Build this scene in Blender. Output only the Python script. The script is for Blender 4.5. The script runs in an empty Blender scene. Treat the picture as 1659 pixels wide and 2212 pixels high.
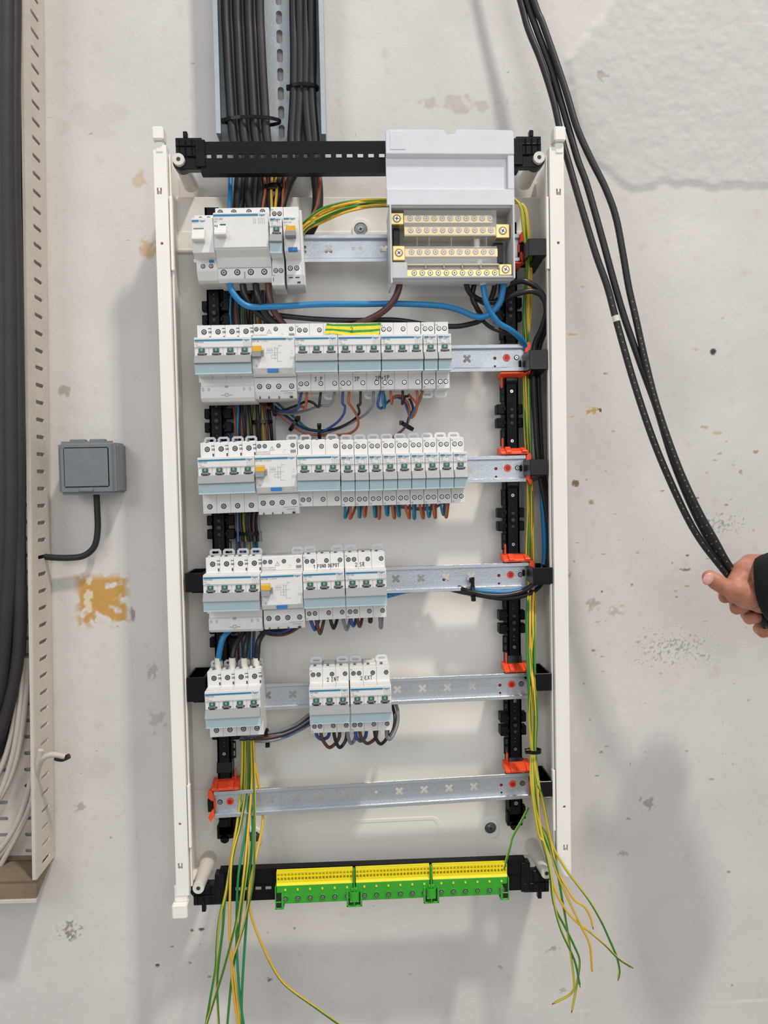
import bpy, bmesh, math, random
import numpy as np
from mathutils import Vector, Matrix
from mathutils.geometry import tessellate_polygon

# ------------------------------------------------------------------ camera, world, lights
SC = bpy.context.scene
COL = SC.collection
F, CX, CY, DC, ZC = 1600.0, 829.5, 1106.0, 1.03, 1.40
YAW, PITCH, ROLL = -0.05575, 0.03803, -0.01993
def _rot(a, b, c):
    Ry = np.array([[math.cos(a), 0, math.sin(a)], [0, 1, 0], [-math.sin(a), 0, math.cos(a)]])
    Rx = np.array([[1, 0, 0], [0, math.cos(b), -math.sin(b)], [0, math.sin(b), math.cos(b)]])
    Rz = np.array([[math.cos(c), -math.sin(c), 0], [math.sin(c), math.cos(c), 0], [0, 0, 1]])
    return Rz @ Rx @ Ry
RM = _rot(YAW, PITCH, ROLL)
def w2b(v): return Vector((v[0], v[2], -v[1]))
cam_data = bpy.data.cameras.new('camera')
cam = bpy.data.objects.new('camera', cam_data); COL.objects.link(cam)
cam_data.sensor_fit = 'HORIZONTAL'; cam_data.sensor_width = 36
cam_data.lens = 36 * F / 1659
cam_data.clip_start = 0.02; cam_data.clip_end = 50
r_, u_, b_ = w2b(RM[0]), -w2b(RM[1]), -w2b(RM[2])
cam.matrix_world = Matrix(((r_.x, u_.x, b_.x, 0), (r_.y, u_.y, b_.y, -DC), (r_.z, u_.z, b_.z, ZC), (0, 0, 0, 1)))
SC.camera = cam

world = bpy.data.worlds.new('world'); SC.world = world; world.use_nodes = True
bg = world.node_tree.nodes['Background']
bg.inputs[0].default_value = (0.90, 0.94, 1.0, 1); bg.inputs[1].default_value = 0.50
def area(name, loc, target, size, power, color, size_y=None):
    l = bpy.data.lights.new(name, 'AREA'); l.energy = power; l.color = color; l.size = size
    if size_y: l.shape = 'RECTANGLE'; l.size_y = size_y
    o = bpy.data.objects.new(name, l); COL.objects.link(o); o.location = loc
    o.rotation_euler = (Vector(target) - Vector(loc)).to_track_quat('-Z', 'Y').to_euler()
    return o
area('ceiling_lamp', (1.54, -2.2, 5.8), (0.0, 0, 1.4), 0.32, 190, (1.0, 0.92, 0.82))
area('hall_lamp', (-1.6, -2.6, 2.7), (0, 0, 1.4), 1.0, 20, (0.96, 0.97, 1.0))
area('front_fill', (0.9, -4.6, 2.4), (0, 0, 1.3), 1.8, 36, (1.0, 0.985, 0.965))  # added fill from behind the camera, brightens the enclosure interior
SC.view_settings.view_transform = 'Standard'; SC.view_settings.look = 'None'
SC.view_settings.exposure = -0.24; SC.view_settings.gamma = 1.0
SC.view_settings.use_curve_mapping = False

# ------------------------------------------------------------------ helpers
MM = 0.001
def P(px, py, d=0.0):
    """a spot of the photograph at d millimetres in front of the wall"""
    c = np.array([(px - CX) / F, (py - CY) / F, 1.0])
    r = RM.T @ c
    t = (DC - d * MM) / r[2]
    return Vector((r[0] * t, -d * MM, ZC - r[1] * t))
def lin(c):
    return tuple((x / 255 / 12.92) if x / 255 <= 0.04045 else ((x / 255 + 0.055) / 1.055) ** 2.4 for x in c) + (1.0,)
def N(nt, t, **kw):
    n = nt.nodes.new(t)
    for k, v in kw.items():
        if k.startswith('i_'): n.inputs[int(k[2:])].default_value = v
        else: setattr(n, k, v)
    return n
MATS = {}
def mat(name, rgb, rough=0.5, metal=0.0, bump=0.0, bscale=400, var=0.06, vscale=60, trans=0.0, spec=0.5, coat=0.0, stretch=None):
    if name in MATS: return MATS[name]
    m = bpy.data.materials.new(name); m.use_nodes = True; nt = m.node_tree
    b = nt.nodes['Principled BSDF']
    col = lin(rgb)
    b.inputs['Roughness'].default_value = rough; b.inputs['Metallic'].default_value = metal
    b.inputs['Specular IOR Level'].default_value = spec
    b.inputs['Transmission Weight'].default_value = trans
    b.inputs['Coat Weight'].default_value = coat
    tc = N(nt, 'ShaderNodeTexCoord')
    src = tc.outputs['Object']
    if stretch:
        mp = N(nt, 'ShaderNodeMapping'); mp.inputs['Scale'].default_value = stretch
        nt.links.new(src, mp.inputs[0]); src = mp.outputs[0]
    nz = N(nt, 'ShaderNodeTexNoise'); nz.inputs['Scale'].default_value = vscale; nz.inputs['Detail'].default_value = 4
    nt.links.new(src, nz.inputs[0])
    mx = N(nt, 'ShaderNodeMix', data_type='RGBA')
    mx.inputs[6].default_value = tuple(max(0, c * (1 - var)) for c in col[:3]) + (1,)
    mx.inputs[7].default_value = tuple(min(1, c * (1 + var)) for c in col[:3]) + (1,)
    nt.links.new(nz.outputs[0], mx.inputs[0]); nt.links.new(mx.outputs[2], b.inputs['Base Color'])
    if bump:
        n2 = N(nt, 'ShaderNodeTexNoise'); n2.inputs['Scale'].default_value = bscale; n2.inputs['Detail'].default_value = 3
        nt.links.new(src, n2.inputs[0])
        bp = N(nt, 'ShaderNodeBump'); bp.inputs['Strength'].default_value = bump; bp.inputs['Distance'].default_value = 0.001
        nt.links.new(n2.outputs[0], bp.inputs['Height']); nt.links.new(bp.outputs[0], b.inputs['Normal'])
    MATS[name] = m
    return m
WHITE = mat('device_white', (232, 231, 228), 0.42)
WHITE2 = mat('device_pale_grey', (208, 209, 212), 0.42)
CREAM = mat('enclosure_white', (249, 245, 238), 0.4, var=0.04, vscale=8)
POST = mat('post_white', (225, 220, 212), 0.35)
GREY = mat('handle_grey', (158, 161, 162), 0.4)
LGREY = mat('lever_grey', (135, 138, 142), 0.4)
GREEN = mat('indicator_green', (28, 108, 80), 0.4)
BLUEP = mat('stripe_blue', (28, 128, 168), 0.5)
BLUETAG = mat('tag_blue', (38, 120, 190), 0.4)
YELTAG = mat('button_yellow', (236, 180, 44), 0.4)
COVER = mat('label_cover_clear', (190, 214, 221), 0.12, trans=0.0, var=0.03, coat=.4)
PRINT = mat('print_grey', (120, 122, 128), 0.6)
INK = mat('marker_ink', (32, 28, 34), 0.5)
DARK = mat('hole_dark', (24, 23, 25), 0.6)
SLOT = mat('slot_dark', (52, 50, 54), 0.5)
STEEL = mat('screw_steel', (205, 206, 208), 0.28, 1.0)
ZINC = mat('zinc_rail', (196, 203, 210), 0.34, 0.8, bump=0.35, bscale=900, var=0.2, vscale=700)
ZINC2 = mat('zinc_duct', (180, 189, 195), 0.42, 0.6, bump=0.2, bscale=300, var=0.12, vscale=90)
BRASS = mat('brass', (236, 208, 150), 0.32, 0.75, var=0.1, vscale=300)
BLACK = mat('black_plastic', (11, 11, 13), 0.5, spec=.22)
BLACKG = mat('black_gloss', (10, 10, 12), 0.28, spec=.32)
ORANGE = mat('orange_clip', (250, 84, 42), 0.4)
RED = mat('red_plastic', (170, 30, 30), 0.4)
TBG = mat('terminal_green', (58, 172, 48), 0.38)
TBY = mat('terminal_yellow', (248, 232, 30), 0.38)
W_BLUE = mat('wire_blue', (36, 128, 186), 0.36)
W_DBLUE = mat('wire_dark_blue', (44, 84, 150), 0.36)
W_TEAL = mat('wire_teal', (24, 120, 150), 0.36)
W_BROWN = mat('wire_brown', (92, 56, 48), 0.36)
W_ORBR = mat('wire_orange_brown', (176, 92, 58), 0.36)
W_BLACK = mat('wire_black', (30, 28, 30), 0.32)
W_GREY = mat('wire_grey', (128, 130, 138), 0.36)
CABLE = mat('cable_black', (30, 31, 33), 0.48, var=0.15, vscale=40)
OLDCAB = mat('old_cable_grey', (50, 48, 51), 0.6, var=0.3, vscale=30, bump=.4, bscale=80)
WCAB = mat('old_cable_white', (196, 188, 178), 0.6, var=0.12, vscale=40)
COPPER = mat('copper', (214, 126, 96), 0.35, 1.0)
TRAYW = mat('tray_painted_white', (205, 198, 188), 0.6, bump=0.6, bscale=120, var=0.16, vscale=24)
RUST = mat('rusty_lip', (128, 112, 92), 0.8, bump=0.8, bscale=150, var=0.35, vscale=30)
JBOX = mat('junction_grey', (118, 124, 128), 0.5, bump=0.2, bscale=200, var=0.08)
SLEEVE = mat('sleeve_black', (16, 16, 18), 0.9, bump=0.6, bscale=500)
def shield_material():
    m = bpy.data.materials.new('clear_shield'); m.use_nodes = True; nt = m.node_tree; b = nt.nodes['Principled BSDF']
    b.inputs['Base Color'].default_value = (.85, .88, .87, 1); b.inputs['Roughness'].default_value = .06
    tr = N(nt, 'ShaderNodeBsdfTransparent'); mx = N(nt, 'ShaderNodeMixShader'); mx.inputs[0].default_value = .16
    nt.links.new(tr.outputs[0], mx.inputs[1]); nt.links.new(b.outputs[0], mx.inputs[2]); nt.links.new(mx.outputs[0], nt.nodes['Material Output'].inputs[0])
    return m
GLASS = shield_material()
DUST = mat('plate_grey', (196, 196, 200), 0.45)
CLEARTAB = mat('tab_pale', (226, 227, 231), 0.3)

def skin_material():
    m = bpy.data.materials.new('skin'); m.use_nodes = True; nt = m.node_tree; b = nt.nodes['Principled BSDF']
    tc = N(nt, 'ShaderNodeTexCoord'); n1 = N(nt, 'ShaderNodeTexNoise'); n1.inputs['Scale'].default_value = 38
    nt.links.new(tc.outputs['Object'], n1.inputs[0])
    cr = N(nt, 'ShaderNodeValToRGB'); cr.color_ramp.elements[0].position = .35; cr.color_ramp.elements[1].position = .7
    cr.color_ramp.elements[0].color = lin((172, 108, 86)); cr.color_ramp.elements[1].color = lin((206, 146, 122))
    nt.links.new(n1.outputs[0], cr.inputs[0]); nt.links.new(cr.outputs[0], b.inputs['Base Color'])
    n2 = N(nt, 'ShaderNodeTexNoise'); n2.inputs['Scale'].default_value = 420; n2.inputs['Detail'].default_value = 4
    nt.links.new(tc.outputs['Object'], n2.inputs[0])
    bp = N(nt, 'ShaderNodeBump'); bp.inputs['Strength'].default_value = .25; bp.inputs['Distance'].default_value = .001
    nt.links.new(n2.outputs[0], bp.inputs['Height']); nt.links.new(bp.outputs[0], b.inputs['Normal'])
    b.inputs['Roughness'].default_value = .5
    b.inputs['Subsurface Weight'].default_value = .12; b.inputs['Subsurface Radius'].default_value = (.01, .004, .002)
    b.inputs['Subsurface Scale'].default_value = .4
    return m
SKIN = skin_material()
NAIL = mat('nail', (214, 158, 150), 0.25)

def stripe_material(name, ya, ga, width):
    m = bpy.data.materials.new(name); m.use_nodes = True; nt = m.node_tree; b = nt.nodes['Principled BSDF']
    uv = N(nt, 'ShaderNodeUVMap'); sp = N(nt, 'ShaderNodeSeparateXYZ'); nt.links.new(uv.outputs[0], sp.inputs[0])
    ad = N(nt, 'ShaderNodeMath', operation='FRACT'); nt.links.new(sp.outputs[0], ad.inputs[0])
    lt = N(nt, 'ShaderNodeMath', operation='LESS_THAN'); nt.links.new(ad.outputs[0], lt.inputs[0]); lt.inputs[1].default_value = width
    mx = N(nt, 'ShaderNodeMix', data_type='RGBA'); mx.inputs[6].default_value = lin(ya); mx.inputs[7].default_value = lin(ga)
    nt.links.new(lt.outputs[0], mx.inputs[0]); nt.links.new(mx.outputs[2], b.inputs['Base Color'])
    b.inputs['Roughness'].default_value = .38
    return m
W_YG = stripe_material('wire_yellow_green', (232, 186, 62), (56, 124, 52), 0.30)
W_YG2 = stripe_material('wire_green_yellow', (206, 190, 60), (50, 134, 54), 0.46)
W_GREEN = mat('wire_green', (32, 140, 84), 0.38)
TAPE = stripe_material('tape_green_yellow', (236, 224, 40), (48, 150, 50), 0.40)

class MB:
    def __init__(s): s.v = []; s.f = []; s.m = []; s.s = []; s.uv = {}
    def add(s, vs, fs, m=0, smooth=False, uvs=None):
        o = len(s.v); s.v.extend([tuple(x) for x in vs])
        for i, f in enumerate(fs):
            if uvs: s.uv[len(s.f)] = uvs[i]
            s.f.append(tuple(j + o for j in f)); s.m.append(m); s.s.append(smooth)
        return s
    def box(s, x0, x1, y0, y1, z0, z1, m=0):
        x0, x1 = min(x0, x1), max(x0, x1); y0, y1 = min(y0, y1), max(y0, y1); z0, z1 = min(z0, z1), max(z0, z1)
        return s.add([(x0, y0, z0), (x1, y0, z0), (x1, y1, z0), (x0, y1, z0), (x0, y0, z1), (x1, y0, z1), (x1, y1, z1), (x0, y1, z1)],
                     [(0, 3, 2, 1), (4, 5, 6, 7), (0, 1, 5, 4), (1, 2, 6, 5), (2, 3, 7, 6), (3, 0, 4, 7)], m)
    def prismx(s, prof, x0, x1, m=0):
        """prof: (y, z) outline pushed along x"""
        n = len(prof); vs = [(x0, y, z) for y, z in prof] + [(x1, y, z) for y, z in prof]
        fs = [tuple(range(n)), tuple(range(2 * n - 1, n - 1, -1))] + [(i, i + n, (i + 1) % n + n, (i + 1) % n) for i in range(n)]
        return s.add(vs, fs, m)
    def plate(s, outer, holes, y0, y1, m=0):
        """outline in (x, z) with real holes, thickness from y0 (front) to y1"""
        loops = [outer] + list(holes); flat = [p for l in loops for p in l]
        tris = tessellate_polygon([[Vector((p[0], p[1], 0)) for p in l] for l in loops]); n = len(flat)
        vs = [(p[0], y0, p[1]) for p in flat] + [(p[0], y1, p[1]) for p in flat]
        fs = []
        for t in tris:
            a, b, c = [flat[i] for i in t]
            ccw = (b[0] - a[0]) * (c[1] - a[1]) - (b[1] - a[1]) * (c[0] - a[0]) > 0
            t = tuple(t) if ccw else tuple(t)[::-1]
            fs.append(t); fs.append(tuple(i + n for i in t[::-1]))
        o = 0
        for l in loops:
            k = len(l)
            for i in range(k):
                a, b = o + i, o + (i + 1) % k
                fs.append((a, b, b + n, a + n))
            o += k
        return s.add(vs, fs, m)
    def cyl(s, c, ax, r0, r1, h, n=14, m=0, smooth=True, cap=True):
        """from c along unit axis ax"""
        ax = Vector(ax).normalized(); a = ax.orthogonal().normalized(); b = ax.cross(a); c = Vector(c)
        vs = []
        for k, r in ((0, r0), (1, r1)):
            for i in range(n):
                t = 2 * math.pi * i / n
                vs.append(c + ax * (h * k) + (a * math.cos(t) + b * math.sin(t)) * r)
        s.add(vs, [(i, (i + 1) % n, (i + 1) % n + n, i + n) for i in range(n)], m, smooth)
        if cap:
            s.add(vs[:n], [tuple(range(n - 1, -1, -1))], m); s.add(vs[n:], [tuple(range(n))], m)
        return s
    def tube(s, pts, r, n=8, m=0, twist=0.0, phase=0.0, cap=True):
        pts = [Vector(p) for p in pts]; rs = r if isinstance(r, (list, tuple)) else [r] * len(pts)
        tg = [(pts[min(i + 1, len(pts) - 1)] - pts[max(i - 1, 0)]).normalized() for i in range(len(pts))]
        up = tg[0].orthogonal().normalized(); vs = []; ln = [0.0]
        ref = Vector((0, -1, 0))
        up = (ref - tg[0] * ref.dot(tg[0]));  up = up.normalized() if up.length > .1 else tg[0].orthogonal().normalized()
        for i, p in enumerate(pts):
            if i: ln.append(ln[-1] + (p - pts[i - 1]).length)
            up = (up - tg[i] * up.dot(tg[i])).normalized(); sd = tg[i].cross(up)
            for k in range(n):
                t = 2 * math.pi * k / n
                vs.append(p + (up * math.cos(t) + sd * math.sin(t)) * rs[i])
        fs = []; uvs = []
        for i in range(len(pts) - 1):
            for k in range(n):
                k2 = (k + 1) % n
                fs.append((i * n + k, i * n + k2, (i + 1) * n + k2, (i + 1) * n + k))
                a0 = twist * ln[i] + phase; a1 = twist * ln[i + 1] + phase
                uvs.append(((k / n + a0, ln[i]), ((k + 1) / n + a0, ln[i]), ((k + 1) / n + a1, ln[i + 1]), (k / n + a1, ln[i + 1])))
        s.add(vs, fs, m, True, uvs)
        if cap:
            e = len(vs) - n
            s.add(vs[:n], [tuple(range(n))], m); s.add(vs[e:], [tuple(range(n - 1, -1, -1))], m)
        return s
    def sphere(s, c, r, m=0, n=10, sc=(1, 1, 1)):
        vs = []; fs = []; h = n // 2
        for j in range(h + 1):
            for i in range(n):
                a = math.pi * j / h; t = 2 * math.pi * i / n
                vs.append((c[0] + r * sc[0] * math.sin(a) * math.cos(t), c[1] + r * sc[1] * math.sin(a) * math.sin(t), c[2] + r * sc[2] * math.cos(a)))
        for j in range(h):
            for i in range(n):
                fs.append((j * n + i, (j + 1) * n + i, (j + 1) * n + (i + 1) % n, j * n + (i + 1) % n))
        return s.add(vs, fs, m, True)
    def mesh(s, name, mats, bevel=0.0, seg=1, scale=MM):
        me = bpy.data.meshes.new(name)
        me.from_pydata([(a * scale, b * scale, c * scale) for a, b, c in s.v], [], s.f)
        for mt in (mats if isinstance(mats, (list, tuple)) else [mats]): me.materials.append(mt)
        me.polygons.foreach_set('material_index', s.m); me.polygons.foreach_set('use_smooth', s.s)
        if s.uv:
            ul = me.uv_layers.new(name='UVMap')
            for fi, us in s.uv.items():
                for li, u in zip(me.polygons[fi].loop_indices, us): ul.data[li].uv = u
        if bevel:
            bm = bmesh.new(); bm.from_mesh(me)
            bmesh.ops.recalc_face_normals(bm, faces=bm.faces)
            es = [e for e in bm.edges if len(e.link_faces) == 2 and e.calc_face_angle(0) > 0.6]
            bmesh.ops.bevel(bm, geom=es, offset=bevel * scale, segments=seg, affect='EDGES', clamp_overlap=True)
            bm.to_mesh(me); bm.free()
        me.update()
        return me

def link(name, me, parent=None, loc=None, label=None, cat=None, group=None, kind=None):
    o = bpy.data.objects.new(name, me); COL.objects.link(o)
    if parent: o.parent = parent
    if loc is not None: o.location = loc
    if label: o['label'] = label
    if cat: o['category'] = cat
    if group: o['group'] = group
    if kind: o['kind'] = kind
    return o
def thing(name, label, cat, loc=(0, 0, 0), ry=0.0, group=None):
    o = link(name, None, None, loc, label, cat, group); o.rotation_euler = (0, ry, 0); o.empty_display_size = .01
    return o
def copy_tree(o, parent=None):
    c = o.copy(); COL.objects.link(c); c.parent = parent
    for ch in [x for x in KIDS.get(o.name, [])]: 
        cc = copy_tree(ch, c); KIDS.setdefault(c.name, []).append(cc)
    return c
KIDS = {}
def part(name, mb, mats, parent, bevel=0.0, loc=None, label=None, kind=None, scale=MM, seg=1):
    me = mb if isinstance(mb, bpy.types.Mesh) else mb.mesh(name, mats, bevel, seg, scale)
    o = link(name, me, parent, loc, label, kind=kind); KIDS.setdefault(parent.name, []).append(o)
    return o

# flat lettering as geometry ---------------------------------------------------------------
_T = {}
def text_geo(txt, shear=0.0, bold=0.0):
    k = (txt, shear, bold)
    if k not in _T:
        cu = bpy.data.curves.new('lettering', 'FONT'); cu.body = txt; cu.shear = shear; cu.offset = bold; cu.resolution_u = 2
        ob = bpy.data.objects.new('lettering', cu); me = bpy.data.meshes.new_from_object(ob)
        _T[k] = ([tuple(v.co) for v in me.vertices], [tuple(p.vertices) for p in me.polygons])
        bpy.data.objects.remove(ob); bpy.data.curves.remove(cu); bpy.data.meshes.remove(me)
    return _T[k]
def put_text(mb, txt, x, z, y, size, shear=0.0, bold=0.0, m=0):
    v, f = text_geo(txt, shear, bold)
    mb.add([(x + a * size, y, z + b * size) for a, b, c in v], f, m)
STROKES = {'1': [[(0, .7), (.3, 1), (.25, 0)]], '2': [[(0, .8), (.2, 1), (.45, .85), (.4, .55), (.05, .05), (.55, .08)]],
           '3': [[(0, .95), (.45, .95), (.2, .6), (.45, .35), (.3, .02), (0, .08)]],
           'P': [[(.08, 0), (.05, 1)], [(.0, .95), (.45, .95), (.5, .65), (.1, .5)]], '+': [[(.25, .1), (.25, .8)], [(0, .45), (.5, .45)]],
           'F': [[(.05, 0), (.05, 1), (.5, 1)], [(.05, .55), (.4, .55)]], 'O': [[(.25, 0), (0, .4), (.1, .9), (.4, .95), (.5, .4), (.25, 0)]],
           'N': [[(0, 0), (.05, 1), (.45, .05), (.5, 1)]], 'D': [[(.05, 0), (.05, 1), (.4, .8), (.45, .3), (.05, 0)]],
           'E': [[(.45, 1), (.05, .95), (.0, .5), (.05, .02), (.5, .05)], [(.02, .5), (.4, .5)]], 'T': [[(0, 1), (.55, 1)], [(.28, 1), (.25, 0)]],
           'S': [[(.45, .9), (.15, 1), (.05, .7), (.4, .4), (.35, .05), (0, .08)]], 'R': [[(.05, 0), (.05, 1), (.4, .95), (.4, .6), (.08, .5), (.5, 0)]],
           'I': [[(0, 1), (.4, 1)], [(.2, 1), (.2, 0)], [(0, 0), (.4, 0)]], 'X': [[(0, 0), (.5, 1)], [(.05, 1), (.5, .1)]], '.': [[(.2, 0), (.25, .08)]]}
def handwrite(mb, txt, x, z, y, h, tilt=0.0, w=0.6):
    cx = x
    for i, ch in enumerate(txt):
        if ch != ' ':
            for st in STROKES[ch]:
                for a, b in zip(st[:-1], st[1:]):
                    ax, az = cx + a[0] * h * .9, z + a[1] * h + (cx - x) * tilt; bx, bz = cx + b[0] * h * .9, z + b[1] * h + (cx - x) * tilt
                    dx, dz = bx - ax, bz - az; l = math.hypot(dx, dz) or 1; nx, nz = -dz / l * w / 2, dx / l * w / 2
                    ex, ez = dx / l * w * .4, dz / l * w * .4
                    mb.add([(ax + nx - ex, y, az + nz - ez), (ax - nx - ex, y, az - nz - ez), (bx - nx + ex, y, bz - nz + ez), (bx + nx + ex, y, bz + nz + ez)], [(0, 1, 2, 3)])
            cx += h * .68
        else: cx += h * .45
def lines(mb, segs, y, w=0.22, m=0):
    for (ax, az, bx, bz) in segs:
        l = math.hypot(bx - ax, bz - az) or 1; nx, nz = -(bz - az) / l * w / 2, (bx - ax) / l * w / 2
        mb.add([(ax + nx, y, az + nz), (ax - nx, y, az - nz), (bx - nx, y, bz - nz), (bx + nx, y, bz + nz)], [(0, 1, 2, 3)], m)

# smooth paths -------------------------------------------------------------------------------
def smooth(pts, n=6):
    p = [Vector(q) for q in pts]; 
    if len(p) < 3: return p
    p = [p[0] * 2 - p[1]] + p + [p[-1] * 2 - p[-2]]; out = []
    for i in range(1, len(p) - 2):
        a, b, c, d = p[i - 1], p[i], p[i + 1], p[i + 2]
        for k in range(n):
            t = k / n
            out.append(0.5 * ((2 * b) + (c - a) * t + (2 * a - 5 * b + 4 * c - d) * t * t + (3 * b - a - 3 * c + d) * t ** 3))
    out.append(p[-2]); return out
WIRES = []
def wire(pts, r, m, label, name='wire', cat='wire', group=None, twist=0.0, phase=None, n=8, sub=6, tip=None, parent=None):
    """pts: (px, py, d) in photo spots and millimetres off the wall; r in mm"""
    w = smooth([P(*p) for p in pts], sub); o = w[0].copy()
    if phase is None: phase = random.random()
    mb = MB(); mb.tube([(q - o) for q in w], r * MM, n, 0, twist, phase)
    me = mb.mesh(name, m, scale=1.0)
    ob = link(name, me, parent, None if parent else o, label, None if parent else cat, group)
    if tip:
        d = (w[-1] - w[-2]).normalized(); q = w[-1] - o
        t = MB(); t.tube([q - d * .0005, q + d * tip * MM], r * MM * .55, 6)
        part('copper_end', t.mesh('copper_end', COPPER, scale=1.0), None, ob)
    return ob, w

# shared screw --------------------------------------------------------------------------------
_S = {}
def screw_mesh(r, ring=DARK, metal=STEEL):
    k = (round(r, 2), ring.name, metal.name)
    if k not in _S:
        mb = MB(); mb.cyl((0, .3, 0), (0, -1, 0), r, r, .5, 16, 0, False)  # default ring is a dark disc, painting in the shade of a recess
        mb.cyl((0, 0, 0), (0, -1, 0), r * .76, r * .66, .75, 14, 1, False)
        s = r * .5
        for a in (math.radians(28), math.radians(118)):
            c, q = math.cos(a), math.sin(a); w = r * .11
            mb.add([(c * s - q * w, -.8, q * s + c * w), (c * s + q * w, -.8, q * s - c * w), (-c * s + q * w, -.8, -q * s - c * w), (-c * s - q * w, -.8, -q * s + c * w)], [(0, 1, 2, 3)], 2)
        _S[k] = mb.mesh('screw', [ring, metal, SLOT])
    return _S[k]
def screws(parent, pts, r=3.1, ring=DARK, metal=STEEL):
    for i, (x, y, z) in enumerate(pts):
        o = part('screw', screw_mesh(r, ring, metal), None, parent, loc=(x * MM, y * MM, z * MM))
        o.rotation_euler = (0, random.uniform(0, 3), 0)

# ------------------------------------------------------------------ the wall
rng = np.random.RandomState(7); random.seed(11)
def vnoise(X, Z, cell, seed):
    c, s_ = math.cos(.6 + seed), math.sin(.6 + seed); A = vn0(X * c - Z * s_, X * s_ + Z * c, cell, seed); B = vn0(X * s_ + Z * c + 3.1, Z * s_ - X * c, cell * .43, seed + 50)
    return np.clip((A * .66 + B * .34 - .5) * 1.35 + .5, 0, 1)
def vn0(X, Z, cell, seed):
    r = np.random.RandomState(seed); g = r.rand(512, 512)
    u, v = X / cell + 100.3, Z / cell + 77.7
    i, j = np.floor(u).astype(int), np.floor(v).astype(int); fu, fv = u - i, v - j
    fu = fu * fu * (3 - 2 * fu); fv = fv * fv * (3 - 2 * fv); i %= 511; j %= 511
    return (g[i, j] * (1 - fu) * (1 - fv) + g[i + 1, j] * fu * (1 - fv) + g[i, j + 1] * (1 - fu) * fv + g[i + 1, j + 1] * fu * fv)
def inside(X, Z, poly):
    ins = np.zeros(X.shape, bool); n = len(poly)
    for k in range(n):
        x0, z0 = poly[k]; x1, z1 = poly[(k + 1) % n]
        c = ((z0 > Z) != (z1 > Z)) & (X < (x1 - x0) * (Z - z0) / ((z1 - z0) or 1e-9) + x0)
        ins ^= c
    return ins
def build_wall():
    xs = np.concatenate([np.linspace(-2.6, -.62, 12)[:-1], np.arange(-.62, .66, .0021), np.linspace(.66, 2.6, 12)])
    zs = np.concatenate([np.linspace(0, .62, 6)[:-1], np.arange(.62, 2.16, .0021), np.linspace(2.16, 3.6, 10)])
    X, Z = np.meshgrid(xs, zs, indexing='ij')
    poly = [(1333, -20), (1304, 43), (1275, 72), (1252, 95), (1223, 130), (1232, 190), (1240, 260), (1262, 330), (1281, 352), (1310, 362), (1324, 373), (1333, 392), (1342, 402), (1370, 409), (1397, 408), (1420, 397), (1434, 390), (1457, 400), (1498, 396), (1530, 402), (1556, 408), (1590, 400), (1620, 404), (1700, 398), (1760, 392), (1760, -20)]
    pw = [(P(a, b).x, P(a, b).z) for a, b in poly]
    jx = (vnoise(X, Z, .012, 3) - .5) * .008; jz = (vnoise(X, Z, .012, 4) - .5) * .008
    ins = inside(X + jx, Z + jz, pw).astype(float)
    k = np.ones(5) / 5
    for ax in (0, 1): ins = np.apply_along_axis(lambda a: np.convolve(a, k, 'same'), ax, ins)
    D = ins * (.0022 + .0012 * vnoise(X, Z, .018, 5) + .0006 * vnoise(X, Z, .006, 6))
    D += .0022 * (vnoise(X, Z, .14, 8) - .5) + .0004 * (vnoise(X, Z, .03, 9) - .5) + .00012 * (vnoise(X, Z, .009, 10) - .5)
    D[X < -.63] = 0; D[X > .67] = 0; D = np.where((Z < .63) | (Z > 2.15), 0, D)
    col = np.ones(X.shape + (4,), np.float32); col[..., 3] = 0
    def stain(px, py, rx, ry, rgb, a, cell=.004, thr=.5, sq=False, seed=0):
        c = P(px, py); s = .645e-3
        u = (X - c.x) / (rx * s); v = (Z - c.z) / (ry * s)
        q = np.maximum(abs(u), abs(v)) if sq else np.sqrt(u * u + v * v)
        e = np.clip((1.15 - q) / .35, 0, 1) * np.clip((vnoise(X, Z, cell, 20 + seed) - thr + .45 * (1 - np.clip(q, 0, 1.2))) * 4, 0, 1) * a
        c4 = np.array(lin(rgb)[:3], np.float32); m = e[..., None]
        col[..., :3] = col[..., :3] * (1 - m) + c4 * m * 1.0 if False else np.where(m > col[..., 3:4], c4, col[..., :3])
        col[..., 3] = np.maximum(col[..., 3], e)
        return e
    g = stain(222, 1298, 54, 54, (200, 148, 50), .9, .009, .34, True, 1)
    stain(190, 1285, 12, 40, (222, 208, 180), .95, .01, .3, False, 2)
    stain(320, 535, 20, 24, (196, 160, 104), .7, .008, .4, False, 3)
    stain(308, 390, 22, 22, (200, 172, 128), .55, .012, .45, False, 4)
    stain(287, 1325, 6, 18, (90, 72, 66), .6, .006, .3, False, 5)
    stain(1280, 888, 22, 10, (196, 160, 92), .9, .003, .5, False, 6); stain(1297, 886, 4, 5, (40, 30, 24), .9, .002, .1)
    stain(1243, 1044, 9, 9, (116, 90, 68), .9, .003, .3); stain(1278, 1085, 7, 6, (150, 134, 110), .8, .003, .3)
    stain(1541, 760, 8, 8, (48, 42, 48), .95, .004, .1); stain(1502, 755, 12, 5, (206, 180, 140), .6)
    stain(1632, 975, 7, 6, (164, 130, 112), .8); stain(1600, 1020, 6, 7, (160, 144, 120), .7); stain(1522, 922, 10, 6, (190, 170, 146), .8); stain(1550, 935, 14, 5, (196, 176, 140), .8)
    stain(1235, 722, 14, 4, (206, 160, 100), .7); stain(1230, 900, 12, 4, (206, 160, 100), .6)
    stain(330, 1450, 16, 22, (120, 104, 96), .35, .006, .5); stain(340, 1560, 22, 40, (130, 118, 108), .3, .008, .6)
    stain(150, 2010, 30, 26, (120, 108, 98), .75, .003, .62); stain(582, 2115, 11, 8, (130, 116, 100), .9, .0025, .45)
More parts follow.
